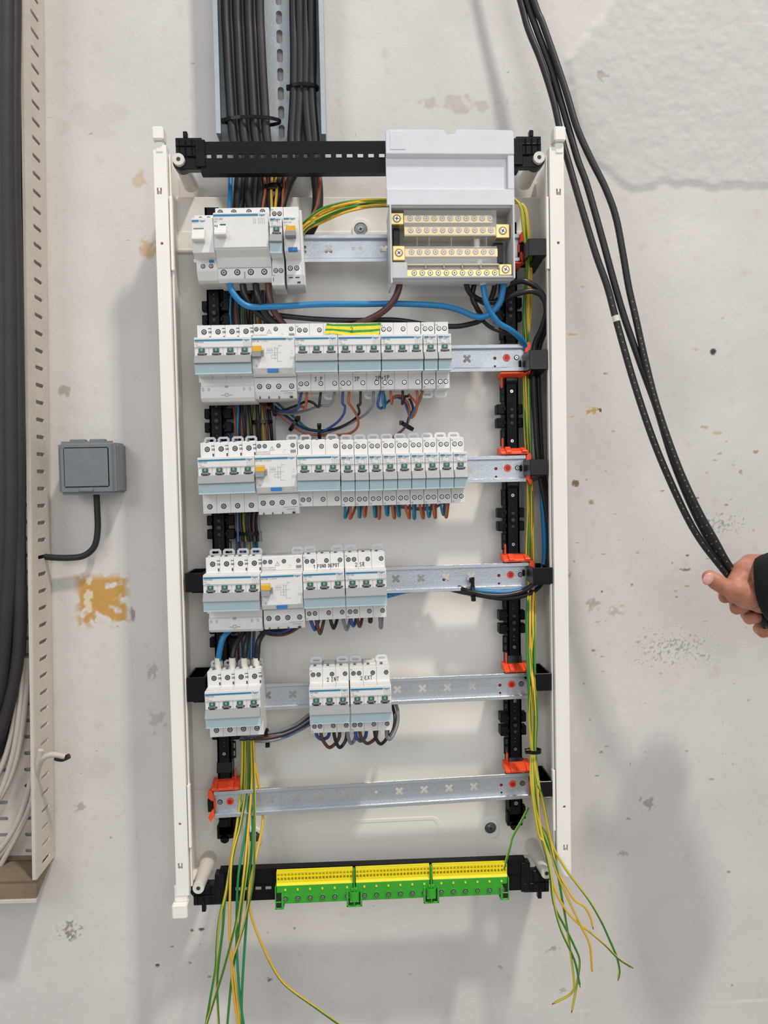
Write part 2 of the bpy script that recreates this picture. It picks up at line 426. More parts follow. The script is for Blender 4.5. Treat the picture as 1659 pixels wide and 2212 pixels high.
    stain(170, 1745, 16, 14, (110, 98, 90), .4, .004, .5); stain(140, 845, 14, 14, (150, 138, 130), .6, .006, .4)
    stain(1395, 1735, 26, 18, (120, 116, 120), .55, .004, .6); stain(1345, 1845, 14, 9, (140, 138, 142), .5, .004, .5)
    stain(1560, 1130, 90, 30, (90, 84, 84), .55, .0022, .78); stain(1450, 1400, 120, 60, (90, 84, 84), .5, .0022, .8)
    stain(1480, 1230, 14, 4, (96, 82, 72), .85, .003, .35); stain(1332, 1320, 20, 14, (160, 150, 138), .5)
    stain(1280, 1305, 20, 20, (140, 128, 116), .5, .004, .5); stain(1230, 1240, 10, 10, (130, 118, 112), .45)
    stain(1000, 225, 120, 22, (150, 138, 128), .30, .012, .55); stain(1300, 170, 16, 12, (160, 148, 140), .5); stain(1295, 160, 8, 8, (120, 110, 112), .4)
    stain(690, 225, 14, 30, (150, 138, 128), .4); stain(200, 260, 120, 40, (170, 160, 154), .14, .02, .5)
    stain(1190, 2050, 24, 10, (130, 128, 134), .5, .004, .6); stain(1080, 2090, 8, 6, (140, 130, 134), .5); stain(1215, 2140, 10, 8, (120, 112, 118), .4)
    for (a, b, c) in ((415, 2010, 5), (435, 2008, 7), (340, 2086, 6), (636, 2006, 3), (372, 2046, 5), (410, 2080, 5), (452, 2110, 6)):
        stain(a, b, c, c * .7, (60, 50, 44) if a != 372 and a != 410 and a != 452 else (186, 146, 100), .9, .003, .1)
    r2 = random.Random(5)
    for i in range(150):
        a, b = r2.uniform(60, 1650), r2.uniform(0, 2200)
        if r2.random() < .5: a = r2.uniform(1240, 1650); b = r2.uniform(900, 1700)
        stain(a, b, r2.uniform(2.2, 7), r2.uniform(1.6, 4), r2.choice([(110, 98, 90), (150, 132, 120), (84, 74, 72), (186, 160, 120)]), r2.uniform(.4, .8), .003, .25, False, i % 9)
    nx, nz = X.shape
    vs = np.stack([X, -D, Z], -1).reshape(-1, 3)
    I, J = np.meshgrid(np.arange(nx - 1), np.arange(nz - 1), indexing='ij'); a = (I * nz + J).ravel()
    q = np.stack([a, a + nz, a + nz + 1, a + 1], -1)
    me = bpy.data.meshes.new('wall_back')
    me.vertices.add(len(vs)); me.vertices.foreach_set('co', vs.ravel().astype(np.float32))
    me.loops.add(q.size); me.loops.foreach_set('vertex_index', q.ravel().astype(np.int32))
    me.polygons.add(len(q)); me.polygons.foreach_set('loop_start', (np.arange(len(q)) * 4).astype(np.int32))
    me.polygons.foreach_set('use_smooth', np.ones(len(q), bool))
    me.update(calc_edges=True)
    ca = me.color_attributes.new('stain', 'FLOAT_COLOR', 'POINT'); ca.data.foreach_set('color', col.reshape(-1))
    pa = me.attributes.new('patch', 'FLOAT', 'POINT'); pa.data.foreach_set('value', ins.reshape(-1).astype(np.float32))
    m = bpy.data.materials.new('wall_paint'); m.use_nodes = True; nt = m.node_tree; b = nt.nodes['Principled BSDF']
    b.inputs['Roughness'].default_value = .72; b.inputs['Specular IOR Level'].default_value = .3
    tc = N(nt, 'ShaderNodeTexCoord')
    n1 = N(nt, 'ShaderNodeTexNoise'); n1.inputs['Scale'].default_value = 5; n1.inputs['Detail'].default_value = 5
    nt.links.new(tc.outputs['Object'], n1.inputs[0])
    cr = N(nt, 'ShaderNodeValToRGB'); cr.color_ramp.elements[0].position = .35; cr.color_ramp.elements[1].position = .68
    cr.color_ramp.elements[0].color = lin((211, 207, 203)); cr.color_ramp.elements[1].color = lin((222, 218, 214))
    nt.links.new(n1.outputs[0], cr.inputs[0])
    n3 = N(nt, 'ShaderNodeTexNoise'); n3.inputs['Scale'].default_value = 46; n3.inputs['Detail'].default_value = 6
    nt.links.new(tc.outputs['Object'], n3.inputs[0])
    mp = N(nt, 'ShaderNodeMapRange'); mp.inputs[1].default_value = .60; mp.inputs[2].default_value = .80; mp.inputs[4].default_value = .35
    nt.links.new(n3.outputs[0], mp.inputs[0])
    m1 = N(nt, 'ShaderNodeMix', data_type='RGBA'); m1.inputs[7].default_value = lin((178, 168, 158))
    nt.links.new(mp.outputs[0], m1.inputs[0]); nt.links.new(cr.outputs[0], m1.inputs[6])
    at = N(nt, 'ShaderNodeAttribute', attribute_name='patch')
    m2 = N(nt, 'ShaderNodeMix', data_type='RGBA'); m2.inputs[7].default_value = lin((205, 202, 199))
    ml = N(nt, 'ShaderNodeMath', operation='MULTIPLY'); ml.inputs[1].default_value = .8; nt.links.new(at.outputs['Fac'], ml.inputs[0])
    nt.links.new(ml.outputs[0], m2.inputs[0]); nt.links.new(m1.outputs[2], m2.inputs[6])
    st = N(nt, 'ShaderNodeAttribute', attribute_name='stain')
    m3 = N(nt, 'ShaderNodeMix', data_type='RGBA'); nt.links.new(st.outputs['Alpha'], m3.inputs[0])
    nt.links.new(m2.outputs[2], m3.inputs[6]); nt.links.new(st.outputs['Color'], m3.inputs[7]); nt.links.new(m3.outputs[2], b.inputs['Base Color'])
    n4 = N(nt, 'ShaderNodeTexNoise'); n4.inputs['Scale'].default_value = 160; n4.inputs['Detail'].default_value = 5
    nt.links.new(tc.outputs['Object'], n4.inputs[0])
    bp = N(nt, 'ShaderNodeBump'); bp.inputs['Strength'].default_value = .14; bp.inputs['Distance'].default_value = .002
    nt.links.new(n4.outputs[0], bp.inputs['Height']); nt.links.new(bp.outputs[0], b.inputs['Normal'])
    me.materials.append(m)
    link('wall_back', me, kind='structure')
build_wall()
fl = MB().box(-2.6, 2.6, -4.0, .0, -.1, 0)
link('floor', fl.mesh('floor', mat('floor_concrete', (168, 164, 158), .8, bump=.4, bscale=30, var=.1, vscale=3), scale=1.0), kind='structure')

# ------------------------------------------------------------------ frames placed in the panel plane
class Frame:
    """a local frame whose origin sits at a photo spot; dx/dz give mm offsets of other spots at the same depth"""
    def __init__(s, px, py, d): s.o = P(px, py, d); s.d = d
    def l(s, px, py, d=None):
        q = P(px, py, s.d if d is None else d) - s.o; return q.x * 1000, q.z * 1000
def XZ(px, py, d): q = P(px, py, d); return q.x * 1000, (q.z - ZC) * 1000
ORG = Vector((0, 0, ZC))

# ------------------------------------------------------------------ enclosure
D_FL, D_BK = 100, 16
xL, xL2 = XZ(356, 1130, D_FL)[0], XZ(384, 1130, D_FL)[0]
xR2, xR = XZ(1196, 1130, D_FL)[0], XZ(1226, 1130, D_FL)[0]
zT, zB = XZ(1210, 318, D_FL)[1], XZ(1215, 1880, D_FL)[1]
zB = XZ(390, 1935, D_FL)[1]
enc = thing('wall_enclosure', 'large white open electrical enclosure on the wall, holding all the rails', 'enclosure', ORG)
b = MB().box(xL + 4, xR - 4, -D_BK, -3, zB - 6, zT - 30)
part('back_panel', b, CREAM, enc, .8)
for nm, x0, x1 in (('side_wall', xL + 5, xL + 9), ('side_wall', xR - 9, xR - 5)):
    part('side_wall', MB().box(x0, x1, -D_FL + 6, -3, zB, zT), CREAM, enc, .6)
def fl_frame(x0, x1, side):
    b = MB(); w = x1 - x0
    hz = [zT - 62, zT - 120, zB + 95] ; holes = []
    for z in (zT - 118, zB + 92):
        cx = (x0 + x1) / 2 + side * 1; holes.append([(cx + 1.9 * math.cos(t), z + 1.9 * math.sin(t)) for t in [i * math.pi / 5 for i in range(10)]])
    for z in (zT - 55, zB + 38):
        cx = (x0 + x1) / 2 + side * 2; holes.append([(cx - 3, z - 4), (cx + 3, z - 4), (cx + 3, z + 4), (cx + 1, z + 4), (cx + 1, z + 0), (cx - 1, z + 0), (cx - 1, z + 4), (cx - 3, z + 4)])
    b.plate([(x0, zB), (x1, zB), (x1, zT), (x0, zT)], holes, -D_FL, -D_FL + 3)
    b.box(x0, x0 + 2, -D_FL + 3, -D_FL + 13, zB, zT); b.box(x1 - 2, x1, -D_FL + 3, -D_FL + 13, zB, zT)
    f = part('front_flange', b, CREAM, enc)
    return f
fl_frame(xL, xL2, -1); fl_frame(xR2, xR, 1)
# inner trims of the side walls (raised guide strips with snap tongues)
for s, x in ((1, xL2 + 1), (-1, xR2 - 1)):
    b = MB(); b.box(x, x + s * 2.2, -D_FL + 6, -D_FL + 12, zB + 8, zT - 8)
    b.box(x, x + s * 3.5, -D_FL + 2, -D_FL + 9, zT - 150, zT - 60); b.box(x, x + s * 3.5, -D_FL + 2, -D_FL + 9, zB + 60, zB + 140)
    part('guide_strip', b, CREAM, enc, .5)
    xi = xL + 9 if s == 1 else xR - 9
    b = MB(); b.box(xi, xi + s * 1.2, -58, -52, zB + 10, zT - 30); part('side_ridge', b, CREAM, enc, .4)
# corner caps
for px0, px1, py0, py1, nm in ((329, 352, 272, 300, 'top'), (1198, 1222, 272, 303, 'top'), (372, 404, 1955, 1986, 'bottom')):
    x0, z0 = XZ(px0, py1, D_FL + 6); x1, z1 = XZ(px1, py0, D_FL + 6)
    b = MB().box(x0, x1, -D_FL - 6, -D_FL + 12, z0, z1)
    if nm == 'top': b.box(x0 + 2, x1 - 1, -D_FL - 1, -D_FL + 10, z0 - 14, z0)
    else: b.box(x0 + 2, x1, -D_FL + 1, -D_FL + 10, z1, z1 + 22)
    part('corner_cap', b, CREAM, enc, 1.2, seg=2)
x0, z0 = XZ(400, 1955, 60); part('lower_lip', MB().box(xL + 6, x0 + 12, -70, -D_BK, zB - 12, zB - 3), CREAM, enc, .6)
# back panel relief: raised lines, panels and screw bosses
def rounded(x0, x1, z0, z1, r, n=5):
    out = []
    for cx, cz, a in ((x1 - r, z1 - r, 0), (x0 + r, z1 - r, 90), (x0 + r, z0 + r, 180), (x1 - r, z0 + r, 270)):
        for i in range(n + 1):
            t = math.radians(a + 90 * i / n); out.append((cx + r * math.cos(t), cz + r * math.sin(t)))
    return out
b = MB()
x0, z0 = XZ(652, 1872, D_BK); x1, z1 = XZ(950, 1762, D_BK)
b.plate(rounded(x0, x1, z0, z1, 12), [rounded(x0 + 4, x1 - 4, z0 + 4, z1 - 4, 9)], -D_BK - 2.2, -D_BK)
b.plate(rounded(x0 + 9, x1 - 9, z0 + 9, z1 - 9, 6), [], -D_BK - 1.2, -D_BK)
part('embossed_frame', b, CREAM, enc)
b = MB()
x0, z0 = XZ(405, 1705, D_BK); x1, z1 = XZ(1160, 1690, D_BK); zq = XZ(420, 1880, D_BK)[1]
b.box(x0, x1, -D_BK - 1.6, -D_BK, zq, z0)
part('lower_pad', b, CREAM, enc, .8)
b = MB(); x0, z0 = XZ(385, 545, D_BK); x1, z1 = XZ(1150, 395, D_BK)
b.box(x0, x1, -D_BK - 1.6, -D_BK, z0, z0 + 27)
x2, z2 = XZ(430, 545, D_BK)
b.prismx([(-D_BK - 6, z0 - 2), (-D_BK - 6, z0), (-D_BK, z0 + 6), (-D_BK, z0 - 2)], x0, x2)
part('upper_pad', b, CREAM, enc, .8)
for px, py in ((549, 1806), (1059, 1787), (779, 497)):
    x, z = XZ(px, py, D_BK)
    b = MB(); out = rounded(x - 11, x + 11, z - 14, z + 13, 10.5)
    b.plate(out, [[(x + 9 * math.cos(t), z + 9 * math.sin(t)) for t in [i * math.pi / 10 for i in range(20)]]], -D_BK - 4, -D_BK)
    part('screw_boss', b, CREAM, enc)
    b = MB(); b.cyl((0, 0, 0), (0, -1, 0), 8.6, 8.2, 1.6, 22, 0, False); b.cyl((0, -1.6, 0), (0, -1, 0), 4.6, 3.8, 2.6, 16, 1, False)
    for a in (.4, 1.97):
        c, q = math.cos(a), math.sin(a); w = .6; s = 2.6
        b.add([(c * s - q * w, -4.3, q * s + c * w), (c * s + q * w, -4.3, q * s - c * w), (-c * s + q * w, -4.3, -q * s - c * w), (-c * s - q * w, -4.3, -q * s + c * w)], [(0, 1, 2, 3)], 2)
    part('fixing_screw', b, [mat('washer', (160, 168, 170), .35, 1.0), STEEL, SLOT], enc, loc=(x * MM, -D_BK * MM - .0002, z * MM))
for px, py in ((645, 1862), (600, 1857), (1000, 1848), (1050, 1846), (642, 1860)):
    pass
for pxa, pxb, py in ((585, 632, 1862), (965, 1030, 1852)):
    b = MB(); x0, z0 = XZ(pxa, py, D_BK); x1, _ = XZ(pxb, py, D_BK)
    b.box(x0, x1, -D_BK - 3, -D_BK, z0, z0 + 1.4); b.box(x0, x0 + 1.5, -D_BK - 4, -D_BK, z0 - 6, z0 + 2); b.box(x1 - 1.5, x1, -D_BK - 4, -D_BK, z0 - 7, z0 + 2)
    part('snap_rib', b, CREAM, enc)
# corner posts
for px, py, bx, by in ((386, 345, 405, 385), (1164, 341, 1140, 385), (429, 1917, 462, 1868), (1180, 1885, 1150, 1850)):
    a = P(px, py, 92); c = P(px, py, D_BK); c = Vector((a.x, -D_BK * MM, a.z))
    b = MB(); v = (a - ORG) * 1000; L = 92 - D_BK
    b.cyl((v.x, -D_BK, v.z), (0, -1, 0), 10.5, 7.2, L, 22)
    n = 22; 
    part('screw_post', b, POST, enc)
    b = MB(); b.cyl((v.x, -92.1, v.z), (0, -1, 0), 7.4, 7.2, 2.0, 22); b.cyl((v.x, -94.2, v.z), (0, -1, 0), 2.6, 2.4, .3, 12, 1)
    part('post_tip', b, [POST, SLOT], enc)

# ------------------------------------------------------------------ black end bars (top and bottom)
def end_bar(label, y0l, y0r, y1l, y1r, xl, xr, dep, holes_y, hole_range, brl, brr, bottom=False):
    A = P(xl, y0l, dep); B = P(xr, y0r, dep); H = (P(xl, y0l, dep) - P(xl, y1l, dep)).length * 1000
    L = (B - A).length * 1000; ang = -math.atan2(B.z - A.z, B.x - A.x)
    t = thing('end_bar', label, 'bar', A, ang)
    hs = []; hz = -H * holes_y
    x = hole_range[0]
    while x < hole_range[1]:
        hs.append([(x, hz - 2.6), (x + hole_range[3], hz - 2.6), (x + hole_range[3], hz + 2.2), (x, hz + 2.2)]); x += hole_range[2]
    b = MB(); b.plate([(0, -H), (L, -H), (L, 0), (0, 0)], hs, 0, 2)
    b.box(0, L, 2, 12, -2, 0); b.box(0, L, 2, 12, -H, -H + 2); 
    if bottom: b.box(0, L, -1.2, 0, -H * .5 - 1, -H * .5)
    part('slotted_bar', b, BLACK, t)
    for (ox, up, s) in ((brl, 1, -1), (brr, 1, 1)):
        # moulded end bracket with a post socket
        fr = Frame(xl if s == -1 else xr, y0l if s == -1 else y0r, dep)
        X0 = 0 if s == -1 else L
        c0, c1 = ox[0], ox[1]      # socket centre in mm relative to bar end
        q = -1 if bottom else 1
        zt = 7 if not bottom else -H - 8
        b = MB(); w = abs(c0) + 6
        xa, xb = (X0 - w, X0 + 2) if s == -1 else (X0 - 2, X0 + w)
        if not bottom: b.box(xa, xb, 0, 14, -H * .45, 5); b.box(X0 - 6, X0 + 6, -2, 12, -H * .8, 2)
        else: b.box(xa, xb, 0, 14, -H - 4, -H * .45); b.box(X0 - 6, X0 + 6, -2, 12, -H - 2, -H * .1)
        b.cyl((X0 + c0, 14, c1), (0, -1, 0), 10.5, 10.5, 12, 20)
        b.box(min(X0, X0 + c0), max(X0, X0 + c0), 1, 12, c1 - 9, c1 + 5)
        for k in range(4):
            xx = xa + (xb - xa) * (k + .5) / 4
            b.box(xx - .7, xx + .7, -2.2, 2, (-H * .42 if not bottom else -H - 3), (3 if not bottom else -H * .5))
        b.box(xa, xb, -2.2, 2, (-6 if not bottom else -H * .8), (-4.6 if not bottom else -H * .8 + 1.4))
        pz = (5, 13) if not bottom else (-H - 13, -H - 3)
        xm = X0 + c0 * .75
        b.box(xm - 2.6, xm + 2.6, 0, 8, pz[0], pz[1])
        part('end_bracket', b, BLACKG, t, .7)
    return t, L, H
end_bar('black slotted bar across the top of the enclosure', 306, 303, 375, 372, 432, 1118, 90, .45, (6, 385, 13.4, 7.0), (-24, -24), (24, -24))
barB, LB, HB = end_bar('black bar across the bottom of the enclosure, under the green terminals', 1880, 1856, 1948, 1925, 474, 1135, 76, .62, (20, 80, 13, 7.5), (-28, -26), (26, -22), True)

# ------------------------------------------------------------------ rails
def xhole(cx, cz, r=4.6):
    out = []
    for k in range(4):
        a = math.pi / 4 + k * math.pi / 2
        for da, rr in ((-.785, r * .40), (-.40, r * .86), (-.2, r * 1.05), (.2, r * 1.05), (.40, r * .86)):
            out.append((cx + rr * math.cos(a + da), cz + rr * math.sin(a + da)))
    return out
def circ(cx, cz, r, n=12): return [(cx + r * math.cos(2 * math.pi * i / n), cz + r * math.sin(2 * math.pi * i / n)) for i in range(n)]
RAIL6 = [581, 636, 690, 745, 862, 916, 970, 1024]; DOTS6 = [797, 812]
A6 = P(461, 1711, 65); B6 = P(1146, 1669, 65); LR = (B6 - A6).length * 1000
def on6(px):
    f = (px - 461) / (1146 - 461); return (P(px, 1711 - 42 * f, 62) - A6).x * 1000 * LR / ((B6 - A6).x * 1000)
def make_rail(label, rx, ry, ly, orange_left=False):
    """right end spot (rx, ry) of the upper lip, slope given by the y at x=461"""
    B = P(rx, ry, 65); q = P(461, ly, 65)
    ang = math.atan2(B.z - q.z, B.x - q.x); A = B - Vector((math.cos(ang), 0, math.sin(ang))) * LR * MM
    t = thing('din_rail', label, 'rail', A, -ang, 'mounting rails')
    H = 35
    hs = [xhole(on6(p), -17, 6.0) for p in RAIL6] + [circ(on6(p), -16.5, 2.3) for p in DOTS6]
    hs += [circ(on6(1083), -17, 2.2), circ(on6(516), -17, 2.2), circ(on6(1083), -27.5, 1.6, 8), circ(on6(516), -27.5, 1.6, 8)]
    b = MB(); b.plate([(0, -30.5), (LR, -30.5), (LR, -4.5), (0, -4.5)], hs, 6.5, 7.8)
    part('web', b, ZINC, t)
    b = MB()
    for z0, z1 in ((-4.8, 0), (-35, -30.2)):
        b.box(0, LR, 0, 1.1, z0, z1)
    b.box(0, LR, 1.1, 7.6, -5.4, -4.3); b.box(0, LR, 1.1, 7.6, -30.7, -29.6)
    part('lip', b, ZINC, t, .35)
    for p in (1108, 495):
        x = on6(p); b = MB(); b.cyl((x, 6.5, -16.5), (0, -1, 0), 5.0, 4.6, 1.3, 18, 0, False); b.cyl((x, 5.3, -16.5), (0, -1, 0), 3.0, 3.0, .3, 14, 1, False)
        part('rivet', b, [ORANGE, RED], t)
    screws(t, [(on6(1129), 6.3, -16.5), (on6(473), 6.3, -16.5)], 3.4)
    for p in (1083, 516):
        b = MB(); x = on6(p); b.cyl((x, 9.5, -17), (0, -1, 0), 3, 3, .6, 10); b.cyl((x, 9.5, -27.5), (0, -1, 0), 2.4, 2.4, .6, 10); part('red_insert', b, RED, t)
    return t, A, ang
ordn = ['first', 'second', 'third', 'fourth', 'fifth', 'sixth']
RAILS = []
for i, (rx, ry, ly, extra) in enumerate(((1122, 505, 507, 'beside the brass distribution block'), (1134, 743, 752, 'ending in two narrow breakers'),
        (1136, 983, 997, 'under the row with nine narrow breakers'), (1142, 1215, 1236, 'with a black tie looped on its lower lip'),
        (1144, 1453, 1482, 'seen between two groups of breakers'), (1146, 1669, 1711, 'bare, with no breakers on it'))):
    RAILS.append(make_rail(f'{ordn[i]} zinc mounting rail from the top, {extra}', rx, ry, ly))

# orange clips ----------------------------------------------------------------------------
def orange_clip(rail, left, above, label):
    t0, A, ang = rail; d = Vector((math.cos(ang), 0, math.sin(ang)))
    o = A + d * ((LR + .6) if not left else -.6) * MM; o.y = -.065
    t = thing('rail_clip', label, 'clip', o, -ang, 'orange rail clips'); s = -1 if left else 1
    pl = [(0, -1), (3, 3), (6, 1.5), (7, -3), (5.5, -8), (1.5, -11.5), (-1, -11)]
    pl2 = [(0, -24), (2, -23), (5, -28), (7.4, -33), (4.4, -39.5), (1.4, -34), (-.5, -32)]
    pl3 = [(-2, -12), (1, -12), (1, -24), (-2, -24)]
    b = MB()
    for pp in (pl, pl2, pl3):
        q = [(x * s, z) for x, z in pp]
        if s < 0: q = q[::-1]
        b.plate(q, [], -1.5 if pp is not pl3 else 4, 8)
    part('claw', b, ORANGE, t, .3)
    b = MB()
    if above:
        b.prismx([(-1, 1.2), (-1, 4.5), (9, 9.5), (24, 11), (24, 1.2)], *sorted((-34 * s, 2 * s)))
        b.prismx([(-3, 3.0), (-3, 6), (6, 12), (8, 5)], *sorted((-27 * s, -20 * s)))
        b.box(*sorted((-29 * s, -27.6 * s)), 12, 20, 8, 24)
        b.prismx([(-4, 4), (-4, 6), (10, 11), (10, 4)], *sorted((-6 * s, 1 * s)))
    else:
        b.prismx([(-1, -36.2), (-1, -38.5), (10, -41.5), (24, -42), (24, -36.2)], *sorted((-34 * s, 2 * s)))
        b.box(*sorted((-30 * s, -28.6 * s)), 10, 20, -55, -40)
    part('saddle', b, ORANGE, t, .5)
    b = MB(); b.box(*sorted((1.2 * s, 8 * s)), 1, 10, -27, -10); part('latch', b, BLACKG, t, .6)
pos = ['beside the brass block, first from the top', 'on the second rail, saddle under the rail', 'on the third rail', 'on the fourth rail', 'on the fifth rail', 'at the right end of the bare bottom rail']
for i, r in enumerate(RAILS): orange_clip(r, False, i >= 3 or i == 2, f'orange plastic rail clip {pos[i]}')
orange_clip(RAILS[5], True, True, 'orange plastic rail clip at the left end of the bare bottom rail')

# ------------------------------------------------------------------ black uprights
def upright(label, xf, gaps, ytop, ybot, mir):
    A = P(xf(ytop), ytop, 48); B = P(xf(ybot), ybot, 48); L = (A - B).length * 1000
    ang = math.atan2((A - B).x, (A - B).z)
    t = thing('mounting_upright', label, 'upright', B, ang)
    hs = []; zc = []
    def zl(py): return (P(xf(py), py, 48) - B).length * 1000
    for g in gaps: zc.append(zl(g))
    b = MB(); w = 9
    for i, z in enumerate(zc):
        for dz in (17, 22): 
            hs.append(circ(0, z - dz - 2, 1.3, 8)); hs.append(circ(0, z + dz + 2, 1.3, 8))
    b.plate([(-w, 0), (w, 0), (w, L), (-w, L)], hs, 0, 3); b.box(-w, -w + 2.5, 0, 26, 0, L); b.box(w - 2.5, w, 0, 26, 0, L)
    part('strip', b, BLACK, t)
    m = -1 if mir else 1
    for z in zc:
        b = MB()
        for dz in (-15, 3):
            b.box(*sorted((-m * 20, -m * 9)), 0, 16, z + dz, z + dz + 13)
            b.box(*sorted((m * 9, m * 16)), 2, 14, z + dz, z + dz + 13)
            b.box(*sorted((-m * 12, -m * 8)), -1.5, 2, z + dz + 4, z + dz + 10)
            b.box(*sorted((m * 8, m * 11)), -1.5, 2, z + dz + 4, z + dz + 10)
        part('ear', b, BLACK, t, .9)
        b = MB(); b.cyl((0, 0, z), (0, -1, 0), 4.6, 4.2, 1.6, 16, 0, False); b.cyl((0, -1.6, z), (0, -1, 0), 2.4, 2.4, .1, 10, 1, False)
        b.cyl((0, 0, z + 9), (0, -1, 0), 2.0, 2.0, .8, 10, 1, False); b.cyl((0, 0, z - 9), (0, -1, 0), 2.0, 2.0, .8, 10, 1, False)
        part('boss', b, [BLACK, SLOT], t)
        for zz in (z - 40, z + 19):
            xx = sorted((-m * 15, -m * 9)); b = MB()
            b.plate([(xx[0], zz), (xx[1], zz), (xx[1], zz + 22), (xx[0], zz + 22)],
                    [[(xx[0] + 1.6, zz + 2), (xx[1] - 1, zz + 2), (xx[1] - 1, zz + 9.6), (xx[0] + 1.6, zz + 9.6)], [(xx[0] + 1.6, zz + 12.4), (xx[1] - 1, zz + 12.4), (xx[1] - 1, zz + 20), (xx[0] + 1.6, zz + 20)]], 2, 5)
            part('slotted_tab', b, BLACK, t)
        screws(t, [(0, -.3, z - 33), (0, -.3, z + 33)], 3.1, BLACK)
        b = MB(); b.prismx([(-4, z - 58), (0, z - 44), (14, z - 44), (14, z - 58)], -10, 10); part('collar', b, BLACKG, t, .8)
        b = MB(); b.prismx([(-3, z + 46), (0, z + 42), (12, z + 42), (12, z + 52), (-3, z + 52)], -8, 8)
        part('collar', b, BLACKG, t, .8)
    b = MB(); b.box(-12, 9, 0, 14, -6, 12); b.box(-9, 4, -1, 12, 10, 22); b.cyl((-2, 12, -6), (0, -1, 0), 6, 6, 12, 14); b.box(7, 14, 2, 12, 2, 20)
    part('end_hook', b, BLACK, t, 1); screws(t, [(0, -.6, 26)], 3.4)
upright('tall black plastic upright on the right side of the enclosure', lambda y: 1103 + (y - 665) * .0108, [668, 899, 1123, 1345, 1566], 480, 1775, False)
upright('tall black plastic upright on the left side, behind the breaker ends', lambda y: 462 + (y - 665) * .0232, [676, 909, 1140, 1375, 1575], 448, 1803, True)

# ring shaped cable holders -----------------------------------------------------------------
def ring_holder(px0, px1, py0, py1, label, dn=96, df=42):
    x0, z1 = XZ(px0, py0, dn); x1, z0 = XZ(px1, py1, dn); t = thing('cable_guide', label, 'cable guide', P(px0, py1, dn), 0, 'black cable guides')
    W = x1 - x0; H = z1 - z0; Dp = dn - df; k = 2.4
    b = MB(); b.box(0, W, 0, k, 0, H); b.box(0, W, Dp - k, Dp, 0, H); b.box(0, k, k, Dp - k, 0, H); b.box(W - k, W, k, Dp - k, 0, H)
    b.prismx([(0, 0), (0, -1), (Dp, -8), (Dp, 0)], W * .35, W - 2)
    part('ring', b, BLACKG, t, .8)
    b = MB(); s = 1 if px0 < 700 else -1
    xa = W if s == 1 else 0
    b.box(*sorted((xa - s * 1, xa + s * 7)), Dp - 16, Dp - 2, H * .15, H * .85); b.box(*sorted((xa + s * 2, xa + s * 5)), Dp - 20, Dp - 2, H * .3, H * .7)
    part('arm', b, BLACK, t, .6)
ordr = ['beside the brass block', 'right of the second rail', 'right of the third rail', 'right of the fourth rail', 'right of the fifth rail', 'right of the bare bottom rail']
for i, (a, c, y0, y1) in enumerate(((1142, 1182, 512, 575), (1144, 1184, 756, 798), (1146, 1182, 993, 1027), (1152, 1194, 1228, 1262), (1156, 1192, 1457, 1493), (1166, 1197, 1690, 1722))):
    if i == 0: ring_holder(a, c, 515, 552, 'black ring shaped cable guide ' + ordr[i])
    else: ring_holder(a, c, y0, y1, 'black ring shaped cable guide ' + ordr[i])
ring_holder(400, 442, 1240, 1280, 'black ring shaped cable guide left of the fourth row of breakers')
ring_holder(404, 446, 1466, 1517, 'black ring shaped cable guide left of the four pole breaker with thick cables')

# ------------------------------------------------------------------ devices
BASE = 55
def Y(d): return -(d - BASE)
def mods(n): return n
def dev_thing(name, label, cat, pa, pb, n, group, sh=98):
    A = P(pa[0], pa[1], sh); B = P(pb[0], pb[1], sh); L = (B - A).length * 1000
    ang = -math.atan2(B.z - A.z, B.x - A.x)
    t = thing(name, label, cat, Vector((A.x, -BASE * MM, A.z)), ang, group)
    return t, L
def profile(H, nose0=-19, nose1=-62.5, sh=98, ns=119, lo=98, bt=55):
    return [(Y(bt), 0), (Y(bt), -H), (Y(lo), -H), (Y(lo), nose1 - 1), (Y(ns - 5), nose1), (Y(ns), nose1 + 12), (Y(ns), nose0), (Y(sh), nose0 + .6), (Y(sh), 0)]
def circuit(mb, x, z, n, y):
    for k in range(n):
        a = x + k * 2.3
        lines(mb, [(a, z, a, z - 2.2), (a, z - 2.2, a + 1.2, z - 4), (a, z - 4.6, a + .9, z - 5.6), (a + .9, z - 5.6, a, z - 7)], y, .26)
def toggles(t, n, M, y=119, z=-32.2):
    k = 'tg'
    if k not in _S:
        b = MB(); b.box(0, 7.4, -1.2, 0, -9.3, 0, 0); b.box(-1.6, 9.4, -.5, 0, -8.2, -5.8, 1)
        _S['tgw'] = None
        b2 = MB(); b2.box(.4, 7.0, -2.0, -1.0, -4.2, -.3); 
        _S['tg'] = b.mesh('toggle', [LGREY, SLOT], .2); 
        b3 = MB(); b3.box(.4, 7.0, -2.2, -1.0, -4.2, -.2, 0); o = circ(3.7, -2.2, 1.3, 10); oo = circ(3.7, -2.2, .75, 10)
        b3.plate(o, [oo], -2.45, -2.2, 1)
        _S['ind'] = b3.mesh('indicator', [GREEN, mat('glyph_pale', (190, 214, 204), .5)])
        b4 = MB(); b4.box(.6, 6.6, -2.6, -1.0, -9.0, -7.4, 0); _S['lev'] = b4.mesh('lever', DARK, .2)
    for i in range(n):
        o = part('toggle', _S['tg'], None, t, loc=((M * i + M * .30) * MM, Y(y) * MM, z * MM))
        part('indicator', _S['ind'], None, o); part('lever', _S['lev'], None, o)
_BR = {}
